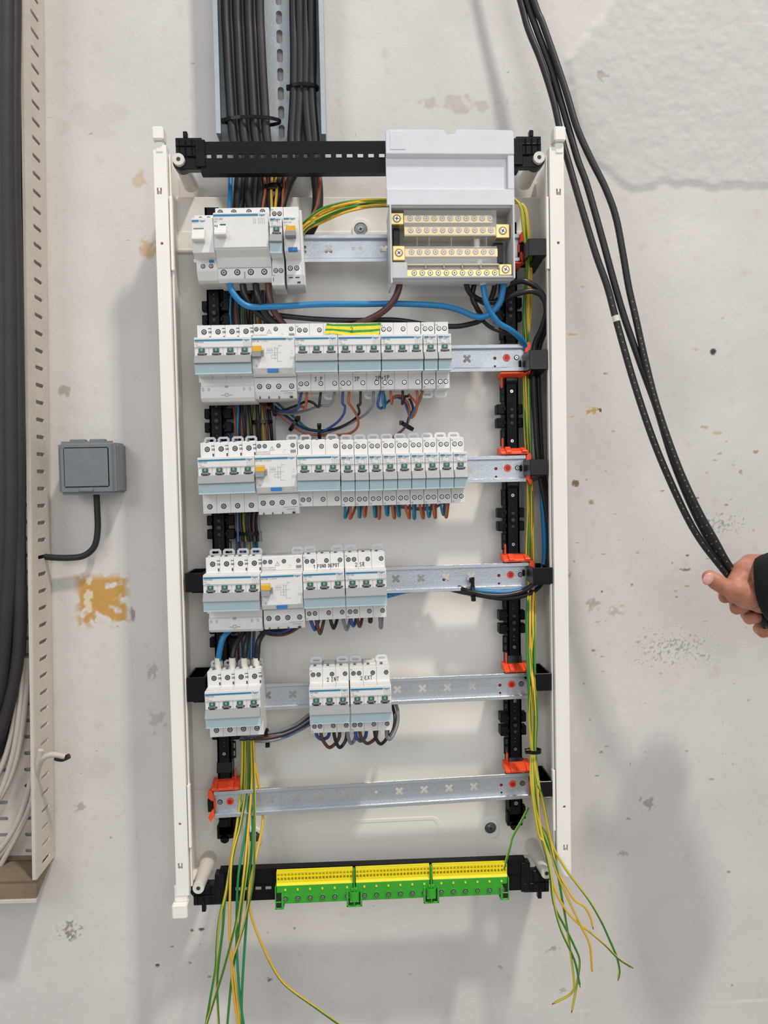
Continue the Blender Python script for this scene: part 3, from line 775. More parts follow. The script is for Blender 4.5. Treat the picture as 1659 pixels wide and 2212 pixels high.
def stripe(t, W, y, z=-21.8, brand=True, letter=3.1):
    wl = 9.2 if W > 30 else 9.0
    b = MB(); x1 = W - wl - 1.4 if brand else W - 3
    b.box(.8 if W > 30 else 1.2, max(x1, 6.5), Y(y + .35), Y(y), z - 2.0, z); part('blue_stripe', b, BLUEP, t)
    if brand:
        b = MB(); put_text(b, 'hager', W - wl - .4, z - 1.9, Y(y + .3), letter * 1.12, .25, .018)
        b.add([(W - wl - 1.2, Y(y + .3), z - 1.4), (W - wl - .3, Y(y + .3), z - .8), (W - wl - 1.0, Y(y + .3), z - .2)], [(0, 1, 2)])
        part('brand_lettering', b, BLUEP, t, label='blue brand lettering reading hager')
def breaker(name, label, pa, pb, n, H=83, scr=None, code='NFT 820', ears=(), ears_bottom=(), ink=None, group=None, skirt=False, four=False, M=None, tilt=0, cat='breaker', wide=True):
    t, W = dev_thing(name, label, cat, pa, pb, n, group); M = W / n
    hb = H if not skirt else 62.5
    b = MB()
    for i in range(n): b.prismx(profile(H if not skirt else 70), M * i + .12, M * (i + 1) - .12)
    b.box(0.4, W - .4, Y(96), Y(60), -(H if not skirt else 70) + 1, -1)
    part('body', b, WHITE, t, .35)
    b = MB(); b.box(.15, W - .15, Y(120.2), Y(118), -31.2, -19.2); part('front_cover', b, WHITE, t, .3)
    stripe(t, W, 120.2)
    b = MB(); put_text(b, code, 1.4, -26.0, Y(120.4), 2.7); put_text(b, 'C20', 1.4, -28.6, Y(120.4), 1.9)
    put_text(b, '~ 230/400V', 1.4, -30.6, Y(120.4), 1.5)
    circuit(b, W - (9.2 if n > 1 else 5.6), -24.2, (4 if n > 1 else 2), Y(120.4))
    part('print', b, PRINT, t)
    toggles(t, n, M)
    b = MB(); 
    for i in range(n): put_text(b, 'PS', M * i + M * .80, -39.4, Y(119.25), 2.2)
    part('pole_mark', b, PRINT, t)
    b = MB(); b.prismx([(Y(119), -41.2), (Y(123), -41.2), (Y(128), -50.2), (Y(128), -51.2), (Y(119), -51.2)], .2, W - .2); part('linked_handle', b, GREY, t, .4)
    b = MB(); b.prismx([(Y(118), -51.3), (Y(123.4), -51.3), (Y(122.2), -62.9), (Y(112), -63.6), (Y(112), -62.6)], .25, W - .25)
    for i in range(1, n): b.box(M * i - 1.1, M * i + 1.1, Y(122), Y(114), -64.2, -60.5)
    b.box(.25, W - .25, Y(122.8), Y(118), -63.9, -62.6)
    part('label_cover', b, COVER, t, .25)
    # terminal screws
    if four: xs = [M * (i + .5) for i in range(n)]
    elif n == 1: xs = [M * .3, M * .72]
    else: xs = [M * .28, M * .70] + [M * (i + .72) for i in range(1, n)]
    zt, zb = (-8.2, -H + 8.5)
    screws(t, [(x, Y(98), zt) for x in xs], 2.9 if not four else 3.3)
    if not skirt: screws(t, [(x, Y(98), zb) for x in xs], 2.9 if not four else 3.3)
    if four:
        b = MB()
        for i in range(1, n + 1):
            x = M * i - 1.2; b.box(x - 2.2, x + 1.6, Y(98.3), Y(97), -4.6, -3.8); b.box(x - 2, x + 2, Y(98.3), Y(97), -9.6, -9); b.box(x - 2, x + 2, Y(98.3), Y(97), -8.2, -7.6)
            b.box(x - 1, x + .6, Y(98.4), Y(97), -17.2, -13.6)
        part('pole_slot', b, SLOT, t)
    elif not four:
        b = MB(); put_text(b, 'N', .9, -4.6, Y(98.2), 3.2)
        if not skirt: put_text(b, 'N', 1.0, -H + 1.2, Y(98.2), 3.2)
        part('neutral_mark', b, PRINT, t)
    if skirt:
        b = MB(); b.prismx([(Y(55), -66), (Y(55), -94), (Y(97), -94), (Y(103), -90), (Y(103), -76), (Y(99), -75), (Y(99), -66)], 2.5, W - .1)
        part('skirt', b, WHITE, t, .5)
        b = MB(); cx = W * .5
        b.box(cx - 2, cx + 2, Y(103.4), Y(100), -77.6, -75.2); b.box(cx - 7, cx - 2.6, Y(103.3), Y(100), -87.2, -86.4); b.box(cx + 2.6, cx + 7, Y(103.3), Y(100), -87.2, -86.4)
        b.plate([(cx - 2, -88.6), (cx + 2, -88.6), (cx + 2, -84.4), (cx - 2, -84.4)], [[(cx - 1.4, -88), (cx + 1.4, -88), (cx + 1.4, -85), (cx - 1.4, -85)]], Y(103.3), Y(102))
        part('latch_mark', b, GREY, t)
        b = MB()
        for x in (5.5, 12.5, W - 13, W - 5.5): b.plate(rounded(x - 1.2, x + 1.2, -81.5, -77.5, 1.1, 3), [rounded(x - .7, x + .7, -81, -78, .6, 3)], Y(103.3), Y(102))
        part('skirt_slot', b, GREY, t)
    for x in ears: ear(t, x, 0, M)
    for x in ears_bottom: ear(t, x, -H, M, -1)
    if ears:
        b = MB()
        for i in range(n):
            b.box(M * i + 1, M * (i + 1) - 1, Y(86), Y(60), 0, 1.4)
            if n > 1: b.box(M * i + 5, M * i + 8.5, Y(88.5), Y(84), .0, 2.0, 1); 
        part('top_ridge', b, [WHITE, SLOT], t, .2)
    if ink:
        b = MB(); handwrite(b, *ink); part('handwriting', b, INK, t, label='handwritten black marker note reading ' + ink[0])
    return t, W, M
def ear(t, x, z, M, s=1):
    key = ('ear', s)
    if key not in _S:
        b = MB(); w = 7.6
        o = [(-w, 0), (w, 0), (w, 6), (w - 2.5, 8.6), (-w + 2.5, 8.6), (-w, 6)]; h = rounded(-4.6, 4.6, 2.6, 5.8, 1.5, 3)
        if s < 0: o = [(a, -c) for a, c in o][::-1]; h = [(a, -c) for a, c in h][::-1]
        b.plate(o, [h], 0, 1.6); b.box(-.3, .3, -.1, 1.5, 5.2 * s, 8.6 * s) 
        _S[key] = b.mesh('mounting_tab', CLEARTAB)
    part('mounting_tab', _S[key], None, t, loc=(x * MM, Y(72) * MM, z * MM))
def rcd_block(label, pa, pb, ears=(), H=92, group=None, faint=False):
    t, W = dev_thing('residual_current_block', label, 'breaker', pa, pb, 3, group)
    b = MB(); b.prismx([(Y(55), 0), (Y(55), -H), (Y(97), -H), (Y(101), -H + 8), (Y(101), -66), (Y(112), -64.5), (Y(119), -58), (Y(119), -19), (Y(98), -18.4), (Y(98), 0)], .12, W - .12)
    part('body', b, WHITE, t, .5)
    b = MB(); b.box(1.0, W - 1.0, Y(99), Y(95), -17.5, -1); part('upper_plate', b, WHITE, t, .3)
    b = MB(); b.prismx([(Y(117), -19.6), (Y(120), -19.6), (Y(120), -58), (Y(114), -64), (Y(112), -64)], .6, W - 6.5)
    b.prismx([(Y(117), -19.6), (Y(120), -19.6), (Y(120), -44), (Y(117), -56)], W - 6.8, W - .5); part('front_cover', b, WHITE, t, .3)
    stripe(t, W, 120.2)
    b = MB(); lines(b, [(1, -31, 12, -31), (12, -31, 12, -32)], Y(120.3), .35)
    put_text(b, 'BDC 380   I n 0,03 A', 1.3, -26.2, Y(120.4), 2.2)
    for k in range(4): lines(b, [(19 + k * 1.9, -33, 19 + k * 1.9, -38), (18.4 + k * 1.9, -36, 20 + k * 1.9, -37)], Y(120.4), .2)
    lines(b, [(17, -39.5, 36, -39.5), (28, -32, 28, -48), (31, -34, 31, -50), (28, -34, 33, -34), (24, -42, 31, -42), (24, -42, 24, -46), (24, -46, 31, -46), (33, -30, 33, -33), (33, -31, 37, -31), (31, -50, 37, -50), (W - 5, -37, W - 3, -37), (W - 5, -40, W - 3, -40), (4, -55, 7, -55), (5.5, -53, 5.5, -57)], Y(120.4), .22)
    part('print', b, PRINT, t)
    b = MB(); cx, cz = 20, -9.5
    lines(b, [(cx - 2.8, cz - 2.4, cx + 2.8, cz - 2.4), (cx + 2.8, cz - 2.4, cx, cz + 2.6), (cx, cz + 2.6, cx - 2.8, cz - 2.4), (cx, cz + 1, cx, cz - 1), (cx, cz - 1.6, cx, cz - 1.9)], Y(99.3), .32)
    put_text(b, 'Sortie uniquement', 1.5, -14.4, Y(99.3), 2.15); put_text(b, 'bornes de pontage', 1.5, -16.7, Y(99.3), 2.15)
    lines(b, [(34, -12, 36.5, -12), (36.5, -12, 36.5, -14), (33, -14, 35, -15.5)], Y(99.3), .2)
    part('warning_print', b, PRINT, t)
    screws(t, [(x, Y(99), -6.6) for x in (4.3, 11.2, 28.2, W - 5.2)], 2.7); screws(t, [(x, Y(101), -H + 14.5) for x in (6.5, 17.5, 30, W - 6.5)], 3.2)
    part('grey_insert', MB().box(W - 8.2, W - 1.6, Y(99.6), Y(97), -15.8, -12.2), LGREY, t, .2)
    part('test_button', MB().box(1.6, 12.4, Y(126), Y(119), -38.8, -32.0), YELTAG, t, .5)
    part('reset_lever', MB().prismx([(Y(119), -38.8), (Y(127), -38.8), (Y(131), -45.5), (Y(119), -45.5)], 1.4, 12.0), LGREY, t, .5)
    b = MB(); b.box(12.6, 15, Y(121), Y(119), -43, -36); part('lever_guide', b, GREY, t, .2)
    b = MB(); b.box(18.5, 31.5, Y(120.5), Y(112), -62.8, -58.6); part('blue_tag', b, BLUETAG, t, .3)
    b = MB()
    for x in (6.5, 17.5, 30): b.box(x - .5, x + .5, Y(100.3), Y(94), -H - .1, -H + 2.4)
    b.box(W - 9, W - 5.5, Y(100.6), Y(94), -H + .2, -H + 2.4); lines(b, [(W - 20, -H + 8.4, W - 2, -H + 9), (W - 16, -H + 6, W - 5, -H + 6.3)], Y(101.3), .3)
    part('foot_notch', b, SLOT, t)
    b = MB(); lines(b, [(.6, -66.4, W - .6, -66.2)], Y(102), .5); part('seam', b, SLOT, t)
    for x in ears: ear(t, x, 0, W / 3)
    return t, W

# ---- row 2
breaker('four_pole_breaker', 'four pole breaker with skirt at the left end of the second row', (425, 703), (546, 701), 4, 83, four=True, code='NFN 820', skirt=True)
rcd_block('residual current block with yellow button in the second row', (546, 700), (638, 699))
names2 = [('three module breaker of the second row marked 3P, next to the yellow button block', (638, 699), (728, 698), ('3.P', 22, -71.6, Y(98.3), 5.2, .03)),
          ('three module breaker of the second row under the striped tape', (729, 698), (819, 697), ('3P', 19.5, -72, Y(98.3), 5.2, .03)),
          ('three module breaker of the second row marked 2P+1P', (820, 697), (908, 696), None)]
row2 = []
for lb, a, c, ink in names2: row2.append(breaker('modular_breaker', lb, a, c, 3, 83, ink=ink, group='three module breakers', ears_bottom=(40,)))
# marker note 2P+1P begins on the neighbouring breaker
b = MB(); handwrite(b, '2P+1P', -7, -71.8, Y(98.4), 5.4, .05)
part('handwriting', b, INK, row2[2][0], label='handwritten black marker note reading 2P+1P')
for lb, a, c in (('narrow breaker, last but one in the second row', (909, 696), (938, 695.5)), ('narrow breaker at the right end of the second row', (939, 695.5), (968, 695))):
    breaker('narrow_breaker', lb, a, c, 1, 83, code='MJT 720', ears_bottom=(8.7,), group='narrow breakers')
# ---- row 3
breaker('four_pole_breaker', 'four pole breaker at the left end of the third row', (432, 957), (552, 953), 4, 88, four=True, code='NFN 820', ears=(8, 25, 43, 60))
rcd_block('residual current block with yellow button in the third row', (552, 953), (641, 950), ears=(44,))
breaker('modular_breaker', 'three module breaker of the third row, left of the nine narrow ones', (642, 951), (733, 949), 3, 83, ears=(9, 43), group='three module breakers')
x = 734.5; ords = ['first', 'second', 'third', 'fourth', 'fifth', 'sixth', 'seventh', 'eighth', 'ninth']
for k in range(9):
    ya = 951 - k * .75
    breaker('narrow_breaker', f'narrow breaker of the third row, {ords[k]} from the left of the nine', (x, ya), (x + 29.3, ya - .6), 1, 83, code='MJT 720', ears=(8,), group='narrow breakers')
    x += 29.8
# ---- row 4
breaker('four_pole_breaker', 'four pole breaker with skirt at the left end of the fourth row', (444, 1205), (564, 1202), 4, 83, four=True, skirt=True, code='NFN 820', ears=(8, 25, 43, 60))
rcd_block('residual current block with yellow button in the fourth row', (564, 1203), (653, 1199), ears=(44,))
breaker('modular_breaker', 'three module breaker marked 1 FOND DEPOT in the fourth row', (654, 1199), (742, 1195), 3, 83, ears=(8, 43), group='three module breakers', ink=('1 FOND DEPOT', 13, -17.2, Y(98.3), 4.3, .02))
breaker('modular_breaker', 'three module breaker marked 2 SR in the fourth row', (744, 1195), (831, 1192), 3, 83, ears=(8, 43), group='three module breakers', ink=('2 SR', 13, -17.6, Y(98.3), 5.2, .03))
# ---- row 5
breaker('four_pole_breaker', 'four pole breaker of the fifth row fed from above by four thick cables', (447, 1452), (564, 1446), 4, 83, four=True, code='NFN 820', ears=(8, 25, 43, 60))
breaker('modular_breaker', 'three module breaker marked 2 INT in the fifth row', (668, 1444), (753, 1441), 3, 83, ears=(8, 42), group='three module breakers', ink=('2 INT', 22, -17.6, Y(98.3), 5, .05))
breaker('modular_breaker', 'three module breaker marked 2 EXT in the fifth row', (755, 1441), (842, 1438), 3, 83, ears=(8, 42), group='three module breakers', ink=('2 EXT', 13.5, -17.2, Y(98.3), 5, .04))
# ---- row 1
def row1():
    # small auxiliary module at far left
    t, W = dev_thing('auxiliary_module', 'small white auxiliary module at the far left of the first row', 'module', (418, 464), (464, 463), 2, None)
    b = MB(); b.prismx([(Y(55), 0), (Y(55), -80), (Y(84), -80), (Y(90), -78), (Y(96), -68), (Y(96), -54), (Y(116), -52), (Y(116), -10), (Y(96), -9), (Y(96), 0)], 0, W); part('body', b, WHITE, t, .6)
    b = MB(); b.box(1, 9, Y(117), Y(115), -14.6, -13); part('blue_stripe', b, BLUEP, t)
    b = MB(); put_text(b, 'hager', 10, -14.8, Y(116.4), 3, .25, .02); part('brand_lettering', b, BLUEP, t)
    b = MB(); b.prismx([(Y(116), -24), (Y(119), -24), (Y(126), -37), (Y(126), -39), (Y(116), -39)], 1, W * .62); part('lever', b, WHITE, t, .5)
    part('indicator', MB().box(3, W * .58, Y(119.8), Y(117), -25, -23.4), mat('dull_green', (120, 140, 134), .5), t)
    part('blue_tag', MB().box(W - 10, W - 4, Y(97), Y(95), -58, -55), BLUETAG, t)
    screws(t, [(8, Y(96), -4.6), (W - 8, Y(96), -4.6), (8, Y(96), -62), (W - 8, Y(96), -62)], 2.8)
    # main switch
    t, W = dev_thing('main_switch', 'wide white main switch with a small lever at the left, in the first row', 'switch', (464, 449), (581, 447), 4, None)
    b = MB(); b.prismx([(Y(55), 0), (Y(55), -90), (Y(92), -90), (Y(97), -86), (Y(97), -72), (Y(103), -62), (Y(116), -56), (Y(116), -12.5), (Y(97), -12), (Y(97), 0)], 0, W); part('body', b, WHITE, t, .7)
    part('front_cover', MB().box(.5, W - .5, Y(118), Y(115), -55, -13), WHITE, t, .6)
    b = MB(); b.box(1, W - 12, Y(118.6), Y(117), -17.4, -15.4); part('blue_stripe', b, BLUEP, t)
    b = MB(); put_text(b, 'hager', W - 11, -17.6, Y(118.3), 3.4, .25, .02); part('brand_lettering', b, BLUEP, t, label='blue brand lettering reading hager')
    b = MB(); circuit(b, W - 12, -20, 4, Y(118.3)); circuit(b, W - 18, -20, 2, Y(118.3)); put_text(b, 'CDC 840', 1.5, -21.6, Y(118.3), 2.6); put_text(b, '40A', 1.5, -24.4, Y(118.3), 2.2); part('print', b, PRINT, t)
    part('lever', MB().prismx([(Y(117), -28), (Y(120), -28), (Y(128), -40), (Y(128), -42.5), (Y(117), -42.5)], 2, 16), WHITE, t, .5)
    part('indicator', MB().box(8.6, 15.4, Y(121), Y(118), -30, -27.6), GREEN, t)
    part('lever_mark', MB().box(2.2, 4, Y(122), Y(118), -31, -29).box(5, 5.8, Y(123), Y(118), -37, -29), PRINT, t)
    b = MB(); b.box(0.6, W - .6, Y(97.8), Y(96), -73.4, -72.8); b.box(W / 2 - 1, W / 2 + .2, Y(97.6), Y(96), -86, -78); part('seam', b, GREY, t)
    screws(t, [(W * (i + .5) / 4 - (2 if i < 2 else 0), Y(97), -5.2) for i in range(4)], 3.3); screws(t, [(W * (i + .5) / 4 - 1, Y(97), -78.5) for i in range(4)], 3.8)
    # two pole breaker + narrow rcd
    t, W, M = breaker('narrow_breaker', 'narrow breaker beside the wide main switch in the first row', (584, 447), (611, 447), 1, 86, code='MJT 716', group='narrow breakers')
    b = MB(); b.box(-.4, W + .2, Y(104), Y(60), -97, -85.5); b.box(1, 3, Y(104.4), Y(102), -93, -87, 1); part('terminal_cap', b, [WHITE, SLOT], t, .6)
    t, W = dev_thing('residual_current_block', 'narrow residual current block with yellow button ending the first row', 'breaker', (611, 447), (645, 446), 1, None)
    b = MB(); b.prismx([(Y(55), 0), (Y(55), -86), (Y(98), -86), (Y(98), -66), (Y(119), -60), (Y(119), -19), (Y(98), -18), (Y(98), 0)], .1, W - .1); part('body', b, WHITE, t, .6)
    part('side_cheek', MB().box(W - .3, W + 3, Y(92), Y(55), -95, -2), WHITE, t, .6)
    b = MB(); b.box(1.5, 8, Y(119.6), Y(118), -22.6, -21.2); part('blue_stripe', b, BLUEP, t)
    b = MB(); put_text(b, 'hager', 8.6, -22.8, Y(119.4), 3, .25, .02); part('brand_lettering', b, BLUEP, t)
    b = MB(); put_text(b, 'BDC 216', 1.5, -27, Y(119.4), 2.4); put_text(b, '30mA', 1.5, -30, Y(119.4), 2); part('print', b, PRINT, t)
    part('test_button', MB().box(4, 15, Y(125), Y(119), -38.6, -32), YELTAG, t, .5)
    part('reset_lever', MB().prismx([(Y(119), -38.6), (Y(127), -38.6), (Y(131), -46), (Y(119), -46)], 2.5, 15.4), LGREY, t, .5)
    part('blue_tag', MB().box(5, 16, Y(121), Y(115), -61, -56.5), BLUETAG, t, .4)
    part('terminal_cap', MB().box(0, W + 2, Y(103), Y(60), -97, -84), DUST, t, .7)
    part('cap_slot', MB().box(3, 8, Y(103.4), Y(101), -88.4, -87.2).box(11, 16, Y(103.4), Y(101), -88.4, -87.2).box(13, 17, Y(103.4), Y(101), -95, -93), SLOT, t)
    screws(t, [(5, Y(98), -75), (13, Y(98), -75), ], 3.1)
row1()
# tape on the second row
t = thing('warning_tape', 'strip of green and yellow tape marked 2 across the tops of the second row', 'tape', P(703, 699, 100.5), 0)
tb = MB(); n = 24; vs = []; uvs = []; fs = []
top = [(706, 698), (720, 700), (760, 699), (800, 698), (823, 697)]; bot = [(701, 721), (720, 720), (760, 727), (800, 725), (819, 722)]
def ip(L, f):
    k = min(int(f * (len(L) - 1)), len(L) - 2); g = f * (len(L) - 1) - k; return (L[k][0] * (1 - g) + L[k + 1][0] * g, L[k][1] * (1 - g) + L[k + 1][1] * g)
O = P(703, 699, 100.5)
for th, yy in ((0, 0), (1, .0006)):
    for i in range(n + 1):
        a, c = ip(top, i / n), ip(bot, i / n); dp = 99.6 + .5 * math.sin(i * .9)
        for k in range(5):
            g = k / 4; q = P(a[0] * (1 - g) + c[0] * g, a[1] * (1 - g) + c[1] * g, dp + .3 * math.sin(i * 1.7 + k)) - O; vs.append((q.x, q.y + yy, q.z))
for i in range(n):
    for k in range(4):
        a = i * 5 + k; fs.append((a, a + 1, a + 6, a + 5)); uv = [((k + .0) / 4 * 2.05 + .95, 0), ((k + 1) / 4 * 2.05 + .95, 0), ((k + 1) / 4 * 2.05 + .95, 1), (k / 4 * 2.05 + .95, 1)]; uvs.append(uv)
        o2 = (n + 1) * 5; fs.append((a + o2, a + 5 + o2, a + 6 + o2, a + 1 + o2)); uvs.append(uv)
tb.add(vs, fs, 0, False, uvs); part('strip', tb.mesh('strip', TAPE, scale=1.0), None, t)
b = MB(); x, z = [(P(757, 719, 101.2) - O)[i] * 1000 for i in (0, 2)]; handwrite(b, '2', x, z, -1.6, 7); part('handwriting', b, INK, t, label='handwritten digit 2')

# ------------------------------------------------------------------ distribution block
def dist_block():
    O = P(840, 440, 116); t = thing('distribution_block', 'open distribution block with four brass terminal bars, on the first rail', 'terminal block', O)
    def C(cx, cy): q = P(800 + cx * .2773, 260 + cy * .2773, 116) - O; return q.x * 1000, q.z * 1000
    def D(d): return -(d - 116)
    x0, z1 = C(145, 665); x1, z0 = C(1122, 1240)
    b = MB(); b.box(x0, x0 + 2.4, D(122), D(72), z0 - 5, z1); b.box(x1 - 2.4, x1, D(122), D(72), z0, z1); b.box(x0, x1, D(112), D(96), z0, z0 + 3); b.box(x0, x1, D(80), D(76), z0 + 8, z1)
    b.box(x0, x1, D(116), D(62), z1 - 2, z1); part('housing', b, WHITE2, t, .5)
    xa, za = C(155, 1235); xb, zb = C(285, 1112); b = MB(); b.box(xa, xb, D(120), D(96), za, zb)
    xc, zc = C(1005, 1235); b.box(xb - .5, x1 - 2, D(119.6), D(90), za + .2, za + 2.6); b.box(xb, C(1000, 0)[0], D(112), D(80), za, zb - 2)
    part('lower_block', b, WHITE2, t, .5)
    b = MB(); xx, zz = C(285, 1125); x2, _ = C(1000, 1125); b.box(xx, x2, D(118), D(100), zz - 1, zz + .6)
    for k in range(6): xk = xx + (x2 - xx) * k / 5; b.box(xk - .4, xk + .4, D(118), D(100), zz - 5, zz)
    part('divider', b, mat('divider_cream', (214, 206, 190), .45), t)
    specs = [((265, 725, 957, 785), (155, 708, 262, 800)), ((268, 815, 988, 880), (985, 795, 1092, 905)), ((272, 985, 1000, 1050), (178, 965, 272, 1080)), ((286, 1160, 1002, 1217), (1003, 1120, 1102, 1207))]
    for bi, (br, sq) in enumerate(specs):
        dp = 110 if bi != 3 else 116
        a, c = C(br[0], br[3]); e, f = C(br[2], br[1]); b = MB(); b.box(a, e, D(dp), D(dp - 9), c, f)
        bar = part('brass_bar', b, BRASS, t, .4)
        a2, c2 = C(sq[0], sq[3]); e2, f2 = C(sq[2], sq[1]); b = MB(); b.box(a2, e2, D(dp + 1), D(dp - 12), c2, f2)
        part('brass_lug', b, BRASS, t, .8)
        screws(t, [((a2 + e2) / 2, D(dp + 1), (c2 + f2) / 2)], 5.2, mat('brass_ring', (150, 118, 70), .35, 1.0))
        sx = br[0] + 34; mz = (c + f) / 2
        screws(t, [(C(sx + k * 63.2, 0)[0], D(dp), mz + (.5 if bi != 3 else 0)) for k in range(11)], 3.5, mat('brass_ring', (150, 118, 70), .35, 1.0))
    b = MB(); xg0, zg1 = C(262, 690); xg1, zg0 = C(992, 1110)
    b.box(xg0, xg1, D(112.6), D(111.8), C(0, 895)[1], zg1); b.box(xg0, xg1, D(112.6), D(111.8), zg0, C(0, 975)[1])
    for cxx in (350, 445, 620, 800, 895): xv, _ = C(cxx, 0); b.box(xv - .5, xv + .5, D(113), D(92), C(0, 975)[1], C(0, 885)[1])
    b.box(xg0, xg1, D(113), D(92), C(0, 893)[1], C(0, 889)[1]); b.box(xg0, xg1, D(113), D(92), C(0, 1062)[1], C(0, 1058)[1])
    part('clear_shield', b, GLASS, t)
    b = MB(); a, c = C(190, 960); e, f = C(235, 800); b.box(a, e, D(98), D(84), c, f); part('black_insert', b, BLACKG, t, .5)
    b = MB(); a, c = C(990, 1075); e, f = C(1060, 912); b.box(a, e, D(96), D(82), c, f); part('black_insert', b, BLACKG, t, .5)
    b = MB()
    for cxx, cy0, cy1 in ((850, 895, 965), (870, 1055, 1110)): a, c = C(cxx, cy1); b.cyl((a, D(100), c), (0, 0, 1), 3.8, 3.8, abs(C(0, cy0)[1] - C(0, cy1)[1]), 14)
    part('ferrule', b, POST, t)
    # raised lid
    xl0, zl = C(128, 672); xr0, zt = C(1112, 95); zmid1 = C(0, 270)[1]; zmid0 = C(0, 540)[1]; xn0 = C(568, 0)[0]; xn1 = C(662, 0)[0]
    lid = MB()
    lid.box(xl0, xr0, D(119), D(113), zl + 1, zmid0)
    lid.box(xl0, C(1062, 0)[0], D(113), D(110), zmid0, zmid1); lid.box(C(1062, 0)[0], xr0, D(119), D(110), zmid0, zmid1)
    lid.plate([(xl0, zmid1), (xr0, zmid1), (xr0, zt - 1), (xr0 - 3, zt + 1), (xn1, zt + 1.5), (xn1 - 2, zt - 4), (xn0 + 3, zt - 5), (xn0, zt + 1), (xl0 + 4, zt + 1), (xl0, zt - 2)], [], D(120), D(113))
    a, c = C(150, 240); e, f = C(272, 95); lid.box(a, e, D(120.6), D(119), c, f)
    lid.prismx([(D(120), zmid1), (D(113), zmid1 - 3), (D(113), zmid1)], xl0, xr0)
    part('lid', lid, mat('lid_white', (222, 224, 230), .35), t, .6)
dist_block()

# ------------------------------------------------------------------ earth terminals
def holes_grid(W, n, z0, z1, rows=2):
    hs = []; p = W / n; h = (z1 - z0) / rows
    for r in range(rows):
        for i in range(n): hs.append([(p * i + p * .16, z0 + h * r + h * .14), (p * (i + 1) - p * .16, z0 + h * r + h * .14), (p * (i + 1) - p * .16, z0 + h * (r + 1) - h * .12), (p * i + p * .16, z0 + h * (r + 1) - h * .12)])
    return hs
specs = [(597, 1884, 763, 1877, 'leftmost'), (768, 1877, 929, 1870, 'middle'), (934, 1870, 1096, 1864, 'rightmost')]
for (xa, ya, xb, yb, wh) in specs:
    A = P(xa, ya, 100); B = P(xb, yb, 100); W = (B - A).length * 1000; ang = -math.atan2(B.z - A.z, B.x - A.x)
    t = thing('earth_terminal', f'{wh} of the three green and yellow earth terminal strips on the bottom bar', 'terminal block', A, ang, 'earth terminal strips')
    W -= .6
    b = MB(); b.plate([(0, -14.5), (W, -14.5), (W, -.5), (0, -.5)], holes_grid(W, 22, -12.2, -1.4), 0, 2.5); b.box(0, W, 4.5, 7.5, -14.5, -.5)
    b.prismx([(0, -14.4), (-2, -17), (6, -17), (6, -14.4)], 0, W)
    part('push_in_row', b, TBY, t)
    b = MB(); b.prismx([(-2.2, -17), (-1.2, -41), (20, -41), (20, -17)], 0, W); part('green_body', b, TBG, t, .5)
    b = MB()
    for i in range(6): x = W * (i + .55) / 6.2 + 2.5; b.cyl((x, -1.4, -33.5), (0, -1, 0), 4.2, 3.8, 1.6, 16, 0, False); 
    part('screw_collar', b, TBG, t)
    screws(t, [(W * (i + .55) / 6.2 + 2.5, -3.0, -33.5) for i in range(6)], 3.0)
    b = MB()
    for i in range(6): x = W * (i + .55) / 6.2 + 2.5; b.box(x - 1.1, x + 1.1, -2.8, -1.8, -23.4, -21)
    part('yellow_pip', b, TBY, t)
    for s, xe in ((0, 0), (1, W)):
        if (wh == 'rightmost' and s == 1) or (wh == 'leftmost' and s == 0) :
            q = 1 if s == 0 else -1; x0 = xe
            b = MB()
            xx = sorted((x0 - q * 2, x0 + q * 9)); b.box(xx[0], xx[1], -3.6, 8, -47, -45); b.box(*sorted((x0 - q * 2, x0 - q * .6)), -3.6, 10, -47, -18); b.box(*sorted((x0 + q * 6, x0 + q * 8.6)), -3.6, -1, -46, -28)
            b.box(xx[0], xx[1], -3.0, 4, -38.5, -37)
            part('end_clip', b, TBG, t, .4)
            part('clip_gap', MB().box(*sorted((x0 - q * .4, x0 + q * 6.2)), -2.4, -1, -45, -26), DARK, t)
    if wh != 'rightmost':
        b = MB(); x = W + 1.5
        b.box(x - 10, x - 7.6, -4, 4, -47, -26); b.box(x + 7.6, x + 10, -4, 4, -47, -26); b.box(x - 10, x + 10, -4, 4, -47.6, -45.4); b.cyl((x, -2, -39), (0, 0, 1), 6.2, 6.2, 11, 18); b.box(x - .9, x + .9, -5, 2, -47, 1); b.box(x - 4, x + 4, -4, 0, -27, -23)
        part('joining_clip', b, TBG, t, .4)
        b = MB(); b.box(x - 7.4, x - 5.4, -2.9, -1, -45, -30); b.box(x + 5.4, x + 7.4, -2.9, -1, -45, -30); part('clip_gap', b, DARK, t)

# ------------------------------------------------------------------ thick wiring between first and second rows
G1 = 'thick feed cables'
wire([(493, 600, 84), (501, 628, 92), (520, 652, 92), (545, 663, 90), (600, 662, 88), (700, 657, 84), (780, 657, 82), (860, 656, 82), (946, 660, 84), (990, 669, 88), (1024, 683, 92), (1048, 683, 94), (1071, 666, 96), (1083, 644, 96), (1089, 603, 94)], 3.9, W_BLUE, 'thick blue cable sweeping from the main switch to the brass distribution block', 'feed_cable', 'cable', n=12)
wire([(865, 600, 92), (860, 628, 94), (846, 655, 94), (820, 678, 90), (785, 695, 82), (745, 712, 70)], 4.2, W_BROWN, 'thick brown cable curving down left out of the brass distribution block', 'feed_cable', 'cable', n=12)
wire([(579, 600, 84), (582, 640, 88), (592, 672, 84), (612, 700, 74), (630, 720, 66)], 4.1, W_BROWN, 'thick brown cable from the right pole of the main switch', 'feed_cable', 'cable', n=12)
wire([(523, 600, 84), (530, 640, 86), (553, 672, 80), (590, 700, 72), (610, 720, 64)], 4.3, W_BLACK, 'left thick black cable under the main switch', 'feed_cable', 'cable', n=12)
